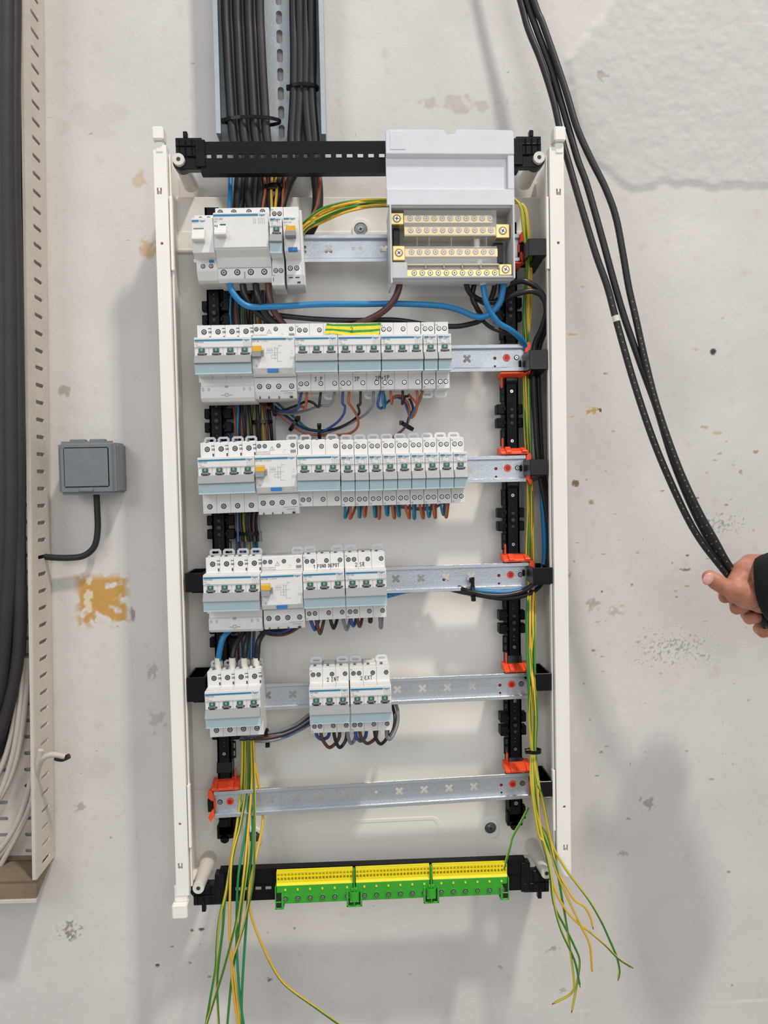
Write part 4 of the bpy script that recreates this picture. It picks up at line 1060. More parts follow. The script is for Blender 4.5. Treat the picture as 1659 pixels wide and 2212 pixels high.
wire([(551, 600, 84), (557, 640, 90), (575, 680, 84), (605, 708, 74)], 4.3, W_BLACK, 'right thick black cable under the main switch', 'feed_cable', 'cable', n=12)
wire([(590, 680, 74), (625, 684, 74), (680, 689, 72), (760, 692, 70), (850, 691, 68), (920, 701, 68), (968, 705, 70), (1002, 703, 72), (1040, 690, 76), (1030, 665, 82), (1020, 640, 84), (1028, 600, 86)], 3.4, W_BLACK, 'long thick black cable running just above the second row', 'feed_cable', 'cable', n=12)
wire([(1005, 600, 92), (1012, 628, 88), (1032, 646, 82), (1062, 653, 78), (1087, 647, 82), (1115, 635, 90), (1147, 629, 92), (1171, 640, 88), (1180, 670, 82), (1170, 710, 74), (1155, 745, 66), (1152, 800, 64), (1156, 900, 60), (1164, 1010, 60), (1182, 1110, 60), (1187, 1170, 62), (1181, 1235, 62), (1165, 1265, 64)], 3.6, W_BLACK, 'inner black cable looping from the brass block down the right side', 'feed_cable', 'cable', n=12)
wire([(1085, 628, 72), (1107, 613, 82), (1130, 607, 88), (1155, 618, 88), (1174, 640, 84), (1186, 672, 78), (1178, 712, 70), (1165, 750, 60), (1162, 800, 58), (1166, 900, 54), (1172, 1010, 54), (1190, 1110, 56), (1193, 1160, 58), (1187, 1225, 58), (1168, 1262, 60), (1140, 1283, 66), (1090, 1292, 70), (1030, 1284, 72), (980, 1274, 56), (950, 1262, 44), (925, 1250, 40)], 3.6, W_BLACK, 'outer black cable looping from the brass block and under the fourth rail', 'feed_cable', 'cable', n=12)
wire([(1040, 690, 72), (1058, 706, 70), (1083, 717, 70), (1115, 730, 64), (1140, 746, 58)], 2.6, W_BLACK, 'thin black cable dipping behind the second orange clip', 'feed_cable', 'cable', n=10)
o, w = wire([(1043, 612, 98), (1049, 648, 100), (1061, 675, 98), (1078, 698, 94), (1103, 713, 88), (1123, 730, 76), (1136, 752, 62), (1143, 796, 52), (1151, 857, 50), (1160, 941, 50), (1167, 1010, 50), (1173, 1100, 50), (1177, 1177, 52), (1174, 1225, 54), (1158, 1262, 62), (1100, 1279, 66), (1030, 1276, 64), (960, 1271, 54), (890, 1274, 50), (835, 1287, 50)], 3.7, W_BLUE, 'long blue cable from the brass block down the right side to under the fourth rail', 'feed_cable', 'cable', n=12)
f = MB(); q0 = w[0] - w[0]; d = (w[1] - w[0]).normalized(); f.tube([q0 - d * .008, q0 + d * .003], .0042, 12); part('ferrule', f.mesh('ferrule', POST, scale=1.0), None, o, label='white ferrule')
wire([(1062, 575, 84), (1068, 600, 84), (1066, 630, 80), (1052, 655, 76), (1020, 640, 74)], 3.4, W_BLACK, 'short thick black cable behind the blue ones under the brass block', 'feed_cable', 'cable', n=10)
wire([(1160, 1255, 70), (1130, 1276, 72), (1090, 1286, 76), (1050, 1285, 76), (1010, 1276, 70), (980, 1264, 50), (950, 1250, 42)], 3.0, W_BLACK, 'black cable under the fourth rail, in front of the outer one', 'feed_cable', 'cable', n=10)

# earth wires to and from the brass block
for k in range(6):
    f = k / 5
    wire([(646 + 3 * f, 490 + 24 * f, 70 + 5 * (k % 2)), (663 + 3 * f, 474 + 20 * f, 76 - 5 * (k % 2)), (697, 450 + 30 * f, 80 - 6 * (k % 3)), (745, 437 + 22 * f, 80 - 5 * ((k + 1) % 2)), (800, 431 + 16 * f, 78 - 4 * (k % 2)), (850, 430 + 15 * f, 76)], 1.6, W_YG if k % 3 else W_YG2, f'earth wire arching from the first row to the brass block, {ordn[k]} from the top', 'earth_wire', group='earth wires arching into the brass block', twist=6, phase=k * .23)
# vertical run on the right
ends = [
    ([(1163, 1800, 104), (1176, 1821, 106), (1191, 1893, 110), (1196, 1947, 110), (1212, 2009, 104), (1241, 2074, 90), (1252, 2126, 84)], W_YG2, 'earth wire tail ending lowest but two, bright yellow side out'),
    ([(1158, 1748, 100), (1173, 1821, 104), (1187, 1879, 108), (1196, 1951, 108), (1220, 2002, 100), (1241, 2045, 90), (1252, 2078, 84), (1245, 2132, 80), (1236, 2180, 78)], W_YG2, 'earth wire tail hanging lowest of the right bunch'),
    ([(1158, 1748, 98), (1184, 1828, 102), (1202, 1875, 106), (1212, 1929, 106), (1223, 1994, 100), (1232, 2056, 94), (1240, 2121, 84), (1234, 2146, 78), (1199, 2166, 70)], W_YG2, 'earth wire tail whose end kinks to the left'),
    ([(1165, 1775, 100), (1180, 1803, 100), (1198, 1871, 106), (1220, 1926, 108), (1238, 1965, 104), (1256, 2002, 98), (1274, 2041, 92), (1279, 2096, 84)], W_YG, 'earth wire tail with a straight lower end, in the middle of the right bunch'),
    ([(1172, 1722, 100), (1187, 1803, 100), (1202, 1875, 104), (1223, 1915, 108), (1241, 1944, 108), (1262, 1958, 104), (1275, 1980, 98), (1280, 2000, 96)], W_YG, 'shortest earth wire tail, kinked yellow, on the right'),
    ([(1165, 1770, 100), (1182, 1850, 104), (1196, 1915, 108), (1220, 1962, 106), (1245, 1991, 100), (1274, 2013, 92), (1307, 2041, 84), (1335, 2070, 76), (1362, 2088, 70)], W_YG, 'yellowish earth wire tail reaching furthest right'),
    ([(1170, 1722, 98), (1189, 1814, 100), (1216, 1868, 104), (1245, 1908, 104), (1274, 1947, 96), (1299, 1991, 88), (1317, 2031, 80), (1332, 2067, 72), (1338, 2095, 66), (1336, 2112, 62)], W_YG2, 'long green earth wire tail arching to the right'),
]
random.seed(4)
for k, (e, m, lb) in enumerate(ends):
    ox = (k - 3) * 3.4
    up = [(1106 + k * .6, 424 + k * 2, 74), (1124 + k * 1.5, 446, 78), (1136 + ox * .5, 486, 78), (1141 + ox * .5, 560, 66), (1138 + ox * .7, 660, 62), (1137 + ox * .6, 740, 56), (1138 + ox * .6, 820, 52), (1141 + ox * .6, 930, 50), (1143 + ox * .6, 1010, 50), (1145 + ox * .6, 1100, 52), (1145 + ox * .7, 1200, 56), (1147 + ox * .7, 1262, 62), (1146 + ox * 1.0, 1340, 78),
          (1147 + ox * .8, 1430, 92), (1149 + ox * .8, 1480, 98), (1152 + ox * .9, 1550, 96), (1152 + ox * .5, 1622, 94), (1155 + ox * .8, 1690, 100)]
    up = [(a + random.uniform(-2.2, 2.2) * (1 if 1 < j < 16 else .3), b, c + random.uniform(-5, 5) * (1 if 2 < j < 16 else 0)) for j, (a, b, c) in enumerate(up)]
    wire(up + e, 1.55, m, lb, 'earth_wire', group='earth wires down the right side', twist=2.5, phase=.62 + k * .17, tip=5 if k != 3 else 2, sub=4)
wire([(1141, 1745, 92), (1126, 1774, 92), (1108, 1806, 94), (1100, 1835, 98), (1088, 1878, 99)], 1.75, W_YG2, 'single earth wire plugged into the rightmost terminal strip', 'earth_wire', twist=.6, phase=.3)

# left earth bunch hanging out of the bottom
LE = [
    ([(524, 1600, 60), (522, 1680, 58), (514, 1765, 62), (500, 1850, 84), (488, 1925, 100), (474, 1985, 100), (468, 2045, 92), (466, 2090, 88), (455, 2153, 82), (443, 2225, 76)], W_YG2, 'leftmost earth wire leaving the bottom edge'),
    ([(530, 1600, 58), (528, 1690, 56), (518, 1780, 62), (500, 1870, 90), (486, 1945, 100), (481, 2008, 96), (472, 2081, 90), (469, 2135, 84), (473, 2225, 80)], W_YG2, 'earth wire of the left bunch with a wavy lower end'),
    ([(536, 1600, 64), (534, 1690, 60), (520, 1780, 74), (502, 1850, 96), (497, 1930, 104), (496, 2008, 98), (499, 2063, 94), (509, 2130, 88), (519, 2225, 80)], W_YG, 'plain yellow looking earth wire of the left bunch'),
    ([(540, 1600, 56), (540, 1690, 54), (532, 1790, 70), (515, 1890, 96), (511, 2008, 94), (513, 2081, 92), (518, 2153, 88), (528, 2225, 80)], W_GREEN, 'green earth wire of the left bunch, left one'),
    ([(543, 1600, 62), (544, 1690, 60), (536, 1790, 76), (526, 1890, 100), (513, 1980, 102), (492, 2063, 96), (474, 2124, 92), (459, 2171, 86), (442, 2225, 80)], W_YG, 'earth wire of the left bunch crossing down left over the others'),
    ([(547, 1600, 66), (550, 1690, 64), (550, 1780, 80), (547, 1895, 104), (531, 1980, 104), (515, 2037, 98), (502, 2074, 94), (502, 2117, 90), (508, 2170, 84), (516, 2225, 80)], W_YG, 'yellow earth wire of the left bunch with a bow in it'),
    ([(534, 1600, 54), (540, 1690, 52), (546, 1790, 66), (538, 1900, 92), (531, 2008, 92), (525, 2099, 90), (522, 2171, 86), (524, 2225, 80)], W_GREEN, 'green earth wire of the left bunch, right one'),
    ([(546, 1600, 58), (549, 1640, 56), (558, 1690, 54), (568, 1767, 60), (556, 1836, 80), (542, 1900, 98), (538, 1947, 102), (546, 1990, 98), (568, 2045, 90), (597, 2103, 82), (625, 2135, 76), (680, 2175, 68), (745, 2222, 60)], W_YG, 'long earth wire sweeping away to the lower right'),
    ([(527, 1600, 52), (530, 1690, 50), (536, 1770, 58), (536, 1850, 86), (525, 1940, 96), (513, 2030, 92), (500, 2117, 86), (490, 2225, 80)], W_YG2, 'thin looking earth wire in the middle of the left bunch'),
]
for k, (e, m, lb) in enumerate(LE): wire(e, 1.7, m, lb, 'earth_wire', group='earth wires hanging from the left of the bottom bar', twist=1.6, phase=.6 + k * .27, sub=4)

# vertical coloured bundle behind the left ends of the rows ------------------------------------
cols = [(W_BLUE, 'blue', 1.5), (W_ORBR, 'orange brown', 1.5), (W_BLUE, 'blue', 1.4), (W_BROWN, 'dark brown', 1.6), (W_ORBR, 'orange brown', 1.4), (W_BLACK, 'black', 1.8), (W_DBLUE, 'dark blue', 1.5), (W_YG2, 'green and yellow', 1.6),
        (W_BLACK, 'black', 2.2), (W_YG, 'green and yellow', 1.6), (W_BROWN, 'dark brown', 1.8), (W_BLACK, 'black', 2.4), (W_TEAL, 'teal', 1.5), (W_YG, 'green and yellow', 1.6), (W_BROWN, 'dark brown', 1.8), (W_DBLUE, 'dark blue', 2.0), (W_BLACK, 'black', 2.2), (W_GREY, 'grey', 1.6)]
random.seed(9)
for k, (m, nm, r) in enumerate(cols):
    x = 492 + k * 5.2; dd = 34 + 7 * (k % 3)
    end = 1190 if k % 3 else 1470
    pts = [(x, 560, dd), (x + random.uniform(-4, 4), 620, dd), (x - 2 + random.uniform(-4, 4), 690, dd - 2), (x + 6 + random.uniform(-5, 5), 780, dd - 8), (x + 8 + random.uniform(-5, 5), 870, dd), (x + 10 + random.uniform(-3, 3), 925, dd + 2), (x + 12, 1010, dd - 8), (x * .62 + 200 + random.uniform(-3, 3), 1110, dd), (x * .6 + 214 + random.uniform(-3, 3), 1170, dd)]
    if end > 1200: pts += [(x * .6 + 216, 1250, dd - 8), (x * .55 + 236, 1360, dd), (x * .5 + 262, 1420, dd), (x * .45 + 290, 1500, dd - 6), (x * .3 + 372, 1600, dd)]
    cnt = sum(1 for q in cols if q[1] == nm); idx = sum(1 for q in cols[:k] if q[1] == nm)
    wire(pts, r, m, (f'{ords[idx]} {nm} wire from the left' if cnt > 1 else f'{nm} wire') + ' in the upright bundle behind the row ends', group=f'{nm} wires in the left bundle', twist=2, sub=4)
# cables arriving above the first row
random.seed(3)
topc = [(W_BLUE, 'blue sheathed cable entering at the top left', 3.0, 498), (CABLE, None, 5.0, 512), (CABLE, None, 5.0, 524), (CABLE, None, 5.0, 537), (CABLE, None, 4.6, 549), (CABLE, None, 5.0, 560), (CABLE, None, 4.6, 572), (OLDCAB, None, 4.4, 583)]
for k, (m, lb, r, x) in enumerate(topc):
    r = r * (1.22 if not lb else 1)
    if lb: pts = [(x, 372, 50), (x - 1, 410, 56), (x - 2, 450, 60), (x - 2, 500, 50)]
    else: pts = [(472 + k * 12.5, -410, 24 + 6 * (k % 2)), (474 + k * 12.5, -20, 24 + 6 * (k % 2)), (478 + k * 12.4, 90, 28 + 5 * (k % 2)), (484 + k * 12.4, 200, 32 + 6 * (k % 2)), (492 + k * 12.2, 300, 38 + 5 * (k % 2)), (x + 6, 350, 42), (x + 2 + random.uniform(-5, 5), 410, 46 + 4 * (k % 2)), (x + random.uniform(-6, 6), 470, 44), (x + random.uniform(-6, 6), 540, 36)]
    if lb: wire(pts, r, m, lb, 'feed_cable', 'cable', n=10)
    else: wire(pts, r, m, f'black cable in the left half of the zinc duct, {ords[k - 1]} from the left', 'feed_cable', 'cable', 'cables in the left half of the duct', n=10)
for k in range(4):
    x = 634 + k * 13
    e = [(x - 4, 300, 34), (x - 2, 350, 40), (x - 22 - k * 3, 400, 46), (x - 40, 450, 44), (x - 50, 520, 36)] if k < 2 else [(x + 8, 300, 34), (676 + (k - 2) * 7, 350, 36), (684 + (k - 2) * 5, 420, 36), (680 + (k - 2) * 4, 470, 40), (664, 510, 40), (640, 540, 36)]
    wire([(x - 0, -410, 26 + 5 * (k % 2)), (x - 0, -20, 26 + 5 * (k % 2)), (x + 2, 110, 28), (x + 1, 210, 30)] + e, 6.0, CABLE, f'black cable in the right half of the zinc duct, {ords[k]} from the left', 'feed_cable', 'cable', 'cables in the right half of the duct', n=10)
for k, (m, nm) in enumerate(((W_YG, 'green and yellow'), (W_YG, 'green and yellow'), (W_ORBR, 'orange brown'), (W_BROWN, 'brown'), (W_ORBR, 'orange brown'), (W_ORBR, 'orange brown'))):
    x = (588, 596, 570, 612, 618, 692)[k]
    wire([(x, 374, 56), (x + (-2, 2, 3, 6, -6, -2)[k], 410, 58), (x - (2, 2, 4, 3, 14, 16)[k] * .6, 450, 56), (x - (2, 2, 4, 10, 20, 40)[k], 500, 48)], 1.9, m, f'{nm} core above the first row, {ords[(1, 2, 0, 3, 4, 5)[k]]} from the left', group='cable cores above the first row', twist=2)
wire([(602, 374, 52), (600, 392, 60), (594, 404, 62), (580, 405, 60)], 2.2, W_BLACK, 'black tie end sticking out above the first row', 'tie_tail', 'cable tie')

# wires under second row -----------------------------------------------------------------------
def W(pts, m, label, r=1.7, g='breaker wires under the second row', **k): return wire(pts, r, m, label, group=g, **k)
def arc_end(): return [(640, 882, 62), (615, 889, 52), (590, 886, 46), (565, 872, 42), (545, 862, 36)]
W([(654, 838, 82), (647, 866, 84), (642, 884, 80), (630, 888, 66), (590, 886, 46), (560, 868, 40)], W_DBLUE, 'dark blue wire from the first terminal under the second row block marked 3P')
W([(663, 838, 82), (662, 862, 84), (659, 883, 80), (650, 878, 74), (620, 890, 56), (588, 884, 46), (552, 866, 40)], W_ORBR, 'orange brown wire from the second terminal under the second row block marked 3P')
W([(694, 838, 80), (691, 862, 82), (688, 879, 80), (676, 870, 76), (662, 867, 74), (640, 876, 64), (600, 888, 50), (570, 876, 40)], W_BLACK, 'black wire from the third terminal under the second row block marked 3P')
W([(724, 838, 82), (720, 862, 82), (710, 876, 80), (690, 877, 76), (660, 887, 62), (620, 894, 52), (585, 884, 44)], W_GREY, 'grey wire from the fourth terminal under the second row block marked 3P')
g2 = 'bundle curving under the second row'
tail = lambda dy: [(690, 934 + dy, 50), (655, 928 + dy, 46), (625, 908 + dy, 44), (598, 886 + dy, 42), (572, 866 + dy, 40)]
W([(741, 838, 82), (740, 870, 82), (745, 878, 80), (742, 895, 74), (725, 915, 64)] + tail(0), W_DBLUE, 'dark blue wire with a kink from under the taped breaker')
W([(755, 838, 82), (753, 868, 82), (757, 876, 80), (771, 898, 70), (773, 920, 62), (755, 936, 56), (720, 940, 52)] + tail(6), W_ORBR, 'orange brown wire making an S under the taped breaker')
W([(779, 838, 82), (778, 872, 82), (773, 876, 80), (776, 892, 72), (762, 908, 62), (728, 925, 56)] + tail(-4), W_BLACK, 'black wire with a step from under the taped breaker')
W([(807, 838, 82), (806, 870, 82), (803, 880, 80), (785, 898, 68), (750, 918, 58), (715, 932, 52)] + tail(2), W_GREY, 'grey wire sweeping left from under the taped breaker')
W([(700, 938, 48), (665, 926, 44), (640, 905, 42), (610, 880, 40), (585, 858, 38)], W_TEAL, 'teal wire inside the bundle curving under the second row')
tl = [(884, 900, 64), (878, 918, 58), (866, 932, 52), (850, 944, 46), (835, 965, 40)]
W([(824, 838, 82), (818, 862, 84), (816, 876, 82), (824, 882, 78), (838, 868, 72), (856, 858, 68), (872, 866, 64), (880, 885, 62)] + tl, W_DBLUE, 'dark blue wire looping under the breaker marked 2P+1P')
W([(829, 838, 82), (827, 862, 84), (830, 882, 82), (832, 868, 78), (829, 850, 76)], W_TEAL, 'teal wire loop under the breaker marked 2P+1P')
W([(843, 838, 82), (845, 860, 84), (846, 872, 82), (850, 858, 76), (866, 856, 70), (882, 874, 66)] + tl, W_ORBR, 'orange brown wire looping under the breaker marked 2P+1P')
W([(870, 838, 82), (870, 860, 84), (869, 873, 82), (876, 856, 74), (886, 864, 68), (892, 884, 66)] + tl, W_BLACK, 'black wire looping under the breaker marked 2P+1P')
W([(900, 838, 82), (902, 858, 84), (900, 870, 82), (890, 860, 76), (882, 852, 70)], W_ORBR, 'short orange brown loop at the right terminal of the breaker marked 2P+1P')
W([(913, 846, 80), (904, 868, 78), (898, 890, 72), (890, 902, 66)] + tl, W_ORBR, 'orange brown wire at the right edge of the bunch under the narrow breakers')
W([(914, 838, 80), (908, 862, 78), (896, 884, 72), (888, 900, 66)] + tl, W_TEAL, 'teal wire at the right edge of the bunch under the narrow breakers')
# cable ties ------------------------------------------------------------------------------------
def tie(px, py, d, r, axis, label, head=(1, 0), flat=.8):
    """loop of strap round a bundle; axis = bundle direction (x, z)"""
    c = P(px, py, d); a = Vector((axis[0], 0, axis[1])).normalized(); u = Vector((0, 1, 0)); v = a.cross(u)
    t = thing('cable_tie', label, 'cable tie', c, 0, 'black cable ties')
    b = MB(); n = 16; vs = []; fs = []
    for i in range(n):
        th = 2 * math.pi * i / n
        for k, (dr, da) in enumerate(((0, -2.2), (0, 2.2), (1.3, 2.2), (1.3, -2.2))):
            q = u * math.cos(th) * (r * flat + dr) + v * math.sin(th) * (r + dr) + a * da; vs.append(tuple(q))
    for i in range(n):
        j = (i + 1) % n
        for k in range(4): fs.append((i * 4 + k, i * 4 + (k + 1) % 4, j * 4 + (k + 1) % 4, j * 4 + k))
    b.add(vs, fs); part('strap', b, BLACKG, t)
    h = MB(); q = v * (r + 1) * head[0] - u * r * flat * .7 * (1 if head[1] else 0)
    h.box(q.x - 2.8, q.x + 2.8, q.y - 3, q.y + 3, q.z - 2.8, q.z + 2.8); part('head', h, BLACKG, t, .4)
tie(590, 884, 48, 9, (1, .3), 'black cable tie where the wires of the block marked 3P leave the bundle')
tie(635, 917, 46, 9, (1, -.7), 'black cable tie halfway down the curving bundle under the second row')
tie(690, 934, 52, 8, (1, 0), 'black cable tie at the lowest point of the curving bundle')
tie(880, 921, 58, 8, (.6, 1), 'black cable tie on the bunch below the breaker marked 2P+1P')
tie(566, 912, 42, 13, (0, 1), 'black cable tie round the left bundle between second and third rows')
tie(540, 1152, 42, 14, (0, 1), 'black cable tie round the left bundle between third and fourth rows')
tie(577, 1590, 60, 9, (1, .1), 'black cable tie round the grey bundle beside the four pole breaker in row five', (-1, 1))
tie(1154, 1622, 95, 8, (0, 1), 'black cable tie round the earth wires beside the fifth rail', (1, 0))
tie(1021, 1278, 68, 8, (1, 0), 'black cable tie hanging on the lower lip of the fourth rail', (-1, 1))
tie(594, 404, 58, 10, (0, 1), 'black cable tie round the earth cores above the first row')
tie(520, 640, 42, 12, (0, 1), 'black cable tie round the left bundle between first and second rows')
t = thing('tie_loop', 'black tie tail standing up in front of the fourth rail', 'cable tie', P(1021, 1252, 72))
part('strap', MB().box(-2.4, 2.4, 0, 1.4, -16, 3), BLACKG, t, .3); part('head', MB().box(-4.2, .6, -1, 5, -4, 2), BLACKG, t, .4)

# loops under the nine narrow breakers -------------------------------------------------------------
def vloop(x0, x1, ytop, ybot, m, label, r=1.7, d=84, g=None, xm=None, back=16):
    xm = (x0 + x1) / 2 if xm is None else xm
    wire([(x0, ytop, d), (x0 + (xm - x0) * .45, ytop + (ybot - ytop) * .62, d + 1), (xm - (1.3 if x1 > x0 else -1.3), ybot - 1.2, d), (xm + (1.3 if x1 > x0 else -1.3), ybot - 1.2, d - 3), (xm + (x1 - xm) * .6, ytop + (ybot - ytop) * .55, d - back * .5), (x1, ytop, d - back)], r, m, label, group=g)
T3 = [(745, 757, 1119), (773, 781, 1118), (806, 813, 1117), (831, 840, 1114), (855, 864, 1116), (892, 898, 1121), (920, 934, 1117), (950, 960, 1113)]
B3 = [(757, 771, 1120), (784, 793, 1116), (817, 822, 1120), (846, 853, 1119), (873, 886, 1119), (905, 916, 1119), (934, 942, 1118), (965, 970, 1117)]
pl = ['first', 'second', 'third', 'fourth', 'fifth', 'sixth', 'seventh', 'eighth']
for k in range(8):
    a, c, y = T3[k]; vloop(a, c, 1082 - k, y - 1, W_TEAL, f'{pl[k]} teal wire loop from the left under the narrow breakers of row three', g='teal loops under the third row', xm=(746, 777, 811, 837, 862, 895, 927, 958)[k])
    a, c, y = B3[k]; vloop(a, c, 1082 - k, y, W_ORBR, f'{pl[k]} orange brown wire loop from the left under the narrow breakers of row three', g='orange brown loops under the third row', xm=(757, 788, 819, 852, 884, 914, 940, 964)[k])
wire([(815, 1085, 66), (850, 1093, 64), (880, 1098, 64), (915, 1101, 64), (940, 1096, 66), (960, 1084, 68)], 1.6, W_TEAL, 'teal wire running sideways behind the loops of the third row')
wire([(760, 1085, 66), (800, 1088, 64), (850, 1091, 64), (900, 1098, 64), (940, 1094, 66), (962, 1084, 68)], 1.6, W_ORBR, 'orange brown wire running sideways behind the loops of the third row')
# loops under the fourth row
g4 = 'loops under the fourth row'
for (a, c, y, m, nm, wh) in ((668, 692, 1360, W_DBLUE, 'blue', 'leftmost under the breaker marked FOND DEPOT'), (681, 702, 1368, W_BROWN, 'brown', 'under the breaker marked FOND DEPOT'), (711, 731, 1357, W_BLACK, 'black', 'under the breaker marked FOND DEPOT'), (739, 759, 1360, W_GREY, 'grey', 'between the two marked breakers of the fourth row'),
                             (755, 772, 1352, W_DBLUE, 'blue', 'under the breaker marked 2 SR'), (770, 784, 1353, W_BROWN, 'brown', 'under the breaker marked 2 SR'), (797, 803, 1344, W_BLACK, 'black', 'under the breaker marked 2 SR'), (820, 826, 1356, W_GREY, 'grey', 'under the right terminal of the breaker marked 2 SR')):
    vloop(a, c, 1325, y, m, f'thick {nm} wire loop {wh}', 2.2, 86, g4, back=14)
for k, (m, nm) in enumerate(((W_BROWN, 'brown'), (W_DBLUE, 'blue'), (W_BLACK, 'black'))):
    wire([(655 - k * 8, 1340, 78), (640 - k * 8, 1358 - k * 3, 70), (615 - k * 5, 1370 - k * 5, 62), (585, 1370 - k * 5, 56), (560, 1360 - k * 4, 50), (545, 1340, 42)], 2.3, m, f'{nm} wire curving left below the yellow button block of the fourth row', g4)
# four thick cables into the fifth row
for k, (x, p, m, nm) in enumerate(((471, [(512, 1330, 64), (500, 1356, 74), (482, 1378, 82), (474, 1408, 84), (471, 1436, 84)], W_BLUE, 'thick blue cable with a white ferrule'), (502, [(535, 1330, 60), (530, 1360, 66), (512, 1388, 76), (504, 1412, 82), (502, 1436, 84)], W_BLACK, 'first of three thick black cables with white ferrules'),
                                   (528, [(538, 1330, 64), (536, 1370, 74), (531, 1400, 82), (528, 1436, 84)], W_BLACK, 'second of three thick black cables with white ferrules'), (554, [(580, 1325, 66), (572, 1360, 74), (559, 1385, 82), (556, 1410, 84), (554, 1436, 84)], W_BLACK, 'third of three thick black cables with white ferrules'))):
    o, w = wire(p, 3.7, m, nm + ' entering the top of the fifth row', 'feed_cable', 'cable', 'thick cables into the fifth row', n=12)
    q = w[-1] - w[0]; f = MB(); f.tube([q + Vector((0, 0, .009)), q + Vector((0, 0, -.001)), q + Vector((0, 0, -.006))], [.0042, .0042, .0036], 12); part('ferrule', f.mesh('ferrule', mat('ferrule_white', (238, 232, 218), .4), scale=1.0), None, o, label='white ferrule')
# grey bundle right of the fifth row breaker
for k, (m, nm) in enumerate(((W_GREY, 'upper grey'), (W_GREY, 'middle grey'), (W_BROWN, 'brown'), (W_BLACK, 'black'), (W_DBLUE, 'blue'), (W_GREY, 'lowest grey'), (W_BLACK, 'upper black'))):
    dy = (-8, 0, 2, 4, 8, 9, -4)[k]
    wire([(522, 1590 + dy * .3, 50), (545, 1594 + dy * .6, 56), (577, 1592 + dy, 62 + (k % 3) * 3), (610, 1585 + dy, 62), (640, 1572 + dy, 60), (668, 1554 + dy * 1.3, 54), (690, 1540 + dy, 46)], 2.1, m, f'{nm} wire in the bundle right of the fifth row four pole breaker', group='grey bundle of the fifth row')
g5 = 'loops under the fifth row'
for (a, c, y, m, nm, wh) in ((681, 712, 1598, W_DBLUE, 'blue', 'leftmost under the breaker marked 2 INT'), (692, 734, 1614, W_BROWN, 'brown', 'wide one under the breaker marked 2 INT'), (720, 750, 1614, W_BLACK, 'black', 'under the breaker marked 2 INT'), (749, 770, 1606, W_GREY, 'grey', 'between the two marked breakers of the fifth row'),
                             (766, 792, 1601, W_DBLUE, 'blue', 'under the breaker marked 2 EXT'), (776, 814, 1606, W_BROWN, 'brown', 'under the breaker marked 2 EXT'), (808, 838, 1607, W_BLACK, 'black', 'under the breaker marked 2 EXT')):
    h = (y - 1578)
    wire([(a, 1568, 86), (a + 3, 1582 + h * .3, 87), (a + (c - a) * .35, y - 2, 86), (a + (c - a) * .6, y - 1.5, 82), (c - 2, 1582 + h * .35, 78), (c, 1566, 72)], 2.3, m, f'thick {nm} wire loop {wh}', group=g5)
wire([(836, 1568, 86), (835, 1588, 86), (842, 1597, 84), (852, 1582, 76), (859, 1560, 66), (859, 1535, 58), (852, 1514, 48), (845, 1500, 40)], 2.3, W_GREY, 'thick grey wire loop wrapping round the right side of the breaker marked 2 EXT', group=g5)
wire([(842, 1590, 74), (850, 1575, 68), (853, 1550, 60), (848, 1525, 48), (842, 1510, 40)], 2.3, W_BLACK, 'black wire behind the grey loop at the right of the breaker marked 2 EXT', group=g5)

# ------------------------------------------------------------------ cable duct above
def duct():
    O = P(575, 300, 0); t = thing('cable_duct', 'zinc cable duct on the wall above the enclosure', 'cable duct', O)
    def C(px, py, d): q = P(px, py, d) - O; return q.x * 1000, q.z * 1000
    x0, z0 = C(486, 318, 8); x1, z1 = C(684, -420, 8); xl = x0 - 4; xr = x1 + 2
    hs = []; xc = C(604, 100, 8)[0]; z = z0 + 12
    while z < z1 - 26: hs.append(rounded(xc - 4, xc + 4, z, z + 18, 3.6, 3)); z += 25
    b = MB(); b.plate([(xl, z0), (xr, z0), (xr, z1), (xl, z1)], hs, -8, -6.6); part('perforated_back', b, ZINC2, t)
    b = MB(); b.box(xl - 1.4, xl, -46, -1, z0, z1); b.box(xl - 1.4, xl + 5, -47.4, -46, z0, z1); part('side_flange', b, ZINC2, t, .3)
    b = MB(); b.box(xr, xr + 1.4, -46, -1, z0, z1); b.box(xr - 5, xr + 1.4, -47.4, -46, z0, z1); part('side_flange', b, ZINC2, t, .3)
duct()
tie(545, 262, 40, 36, (0, 1), 'black cable tie round the cables in the left half of the duct', flat=.32)
tie(656, 190, 28, 19, (0, 1), 'black cable tie round the cables in the right half of the duct', flat=.5)

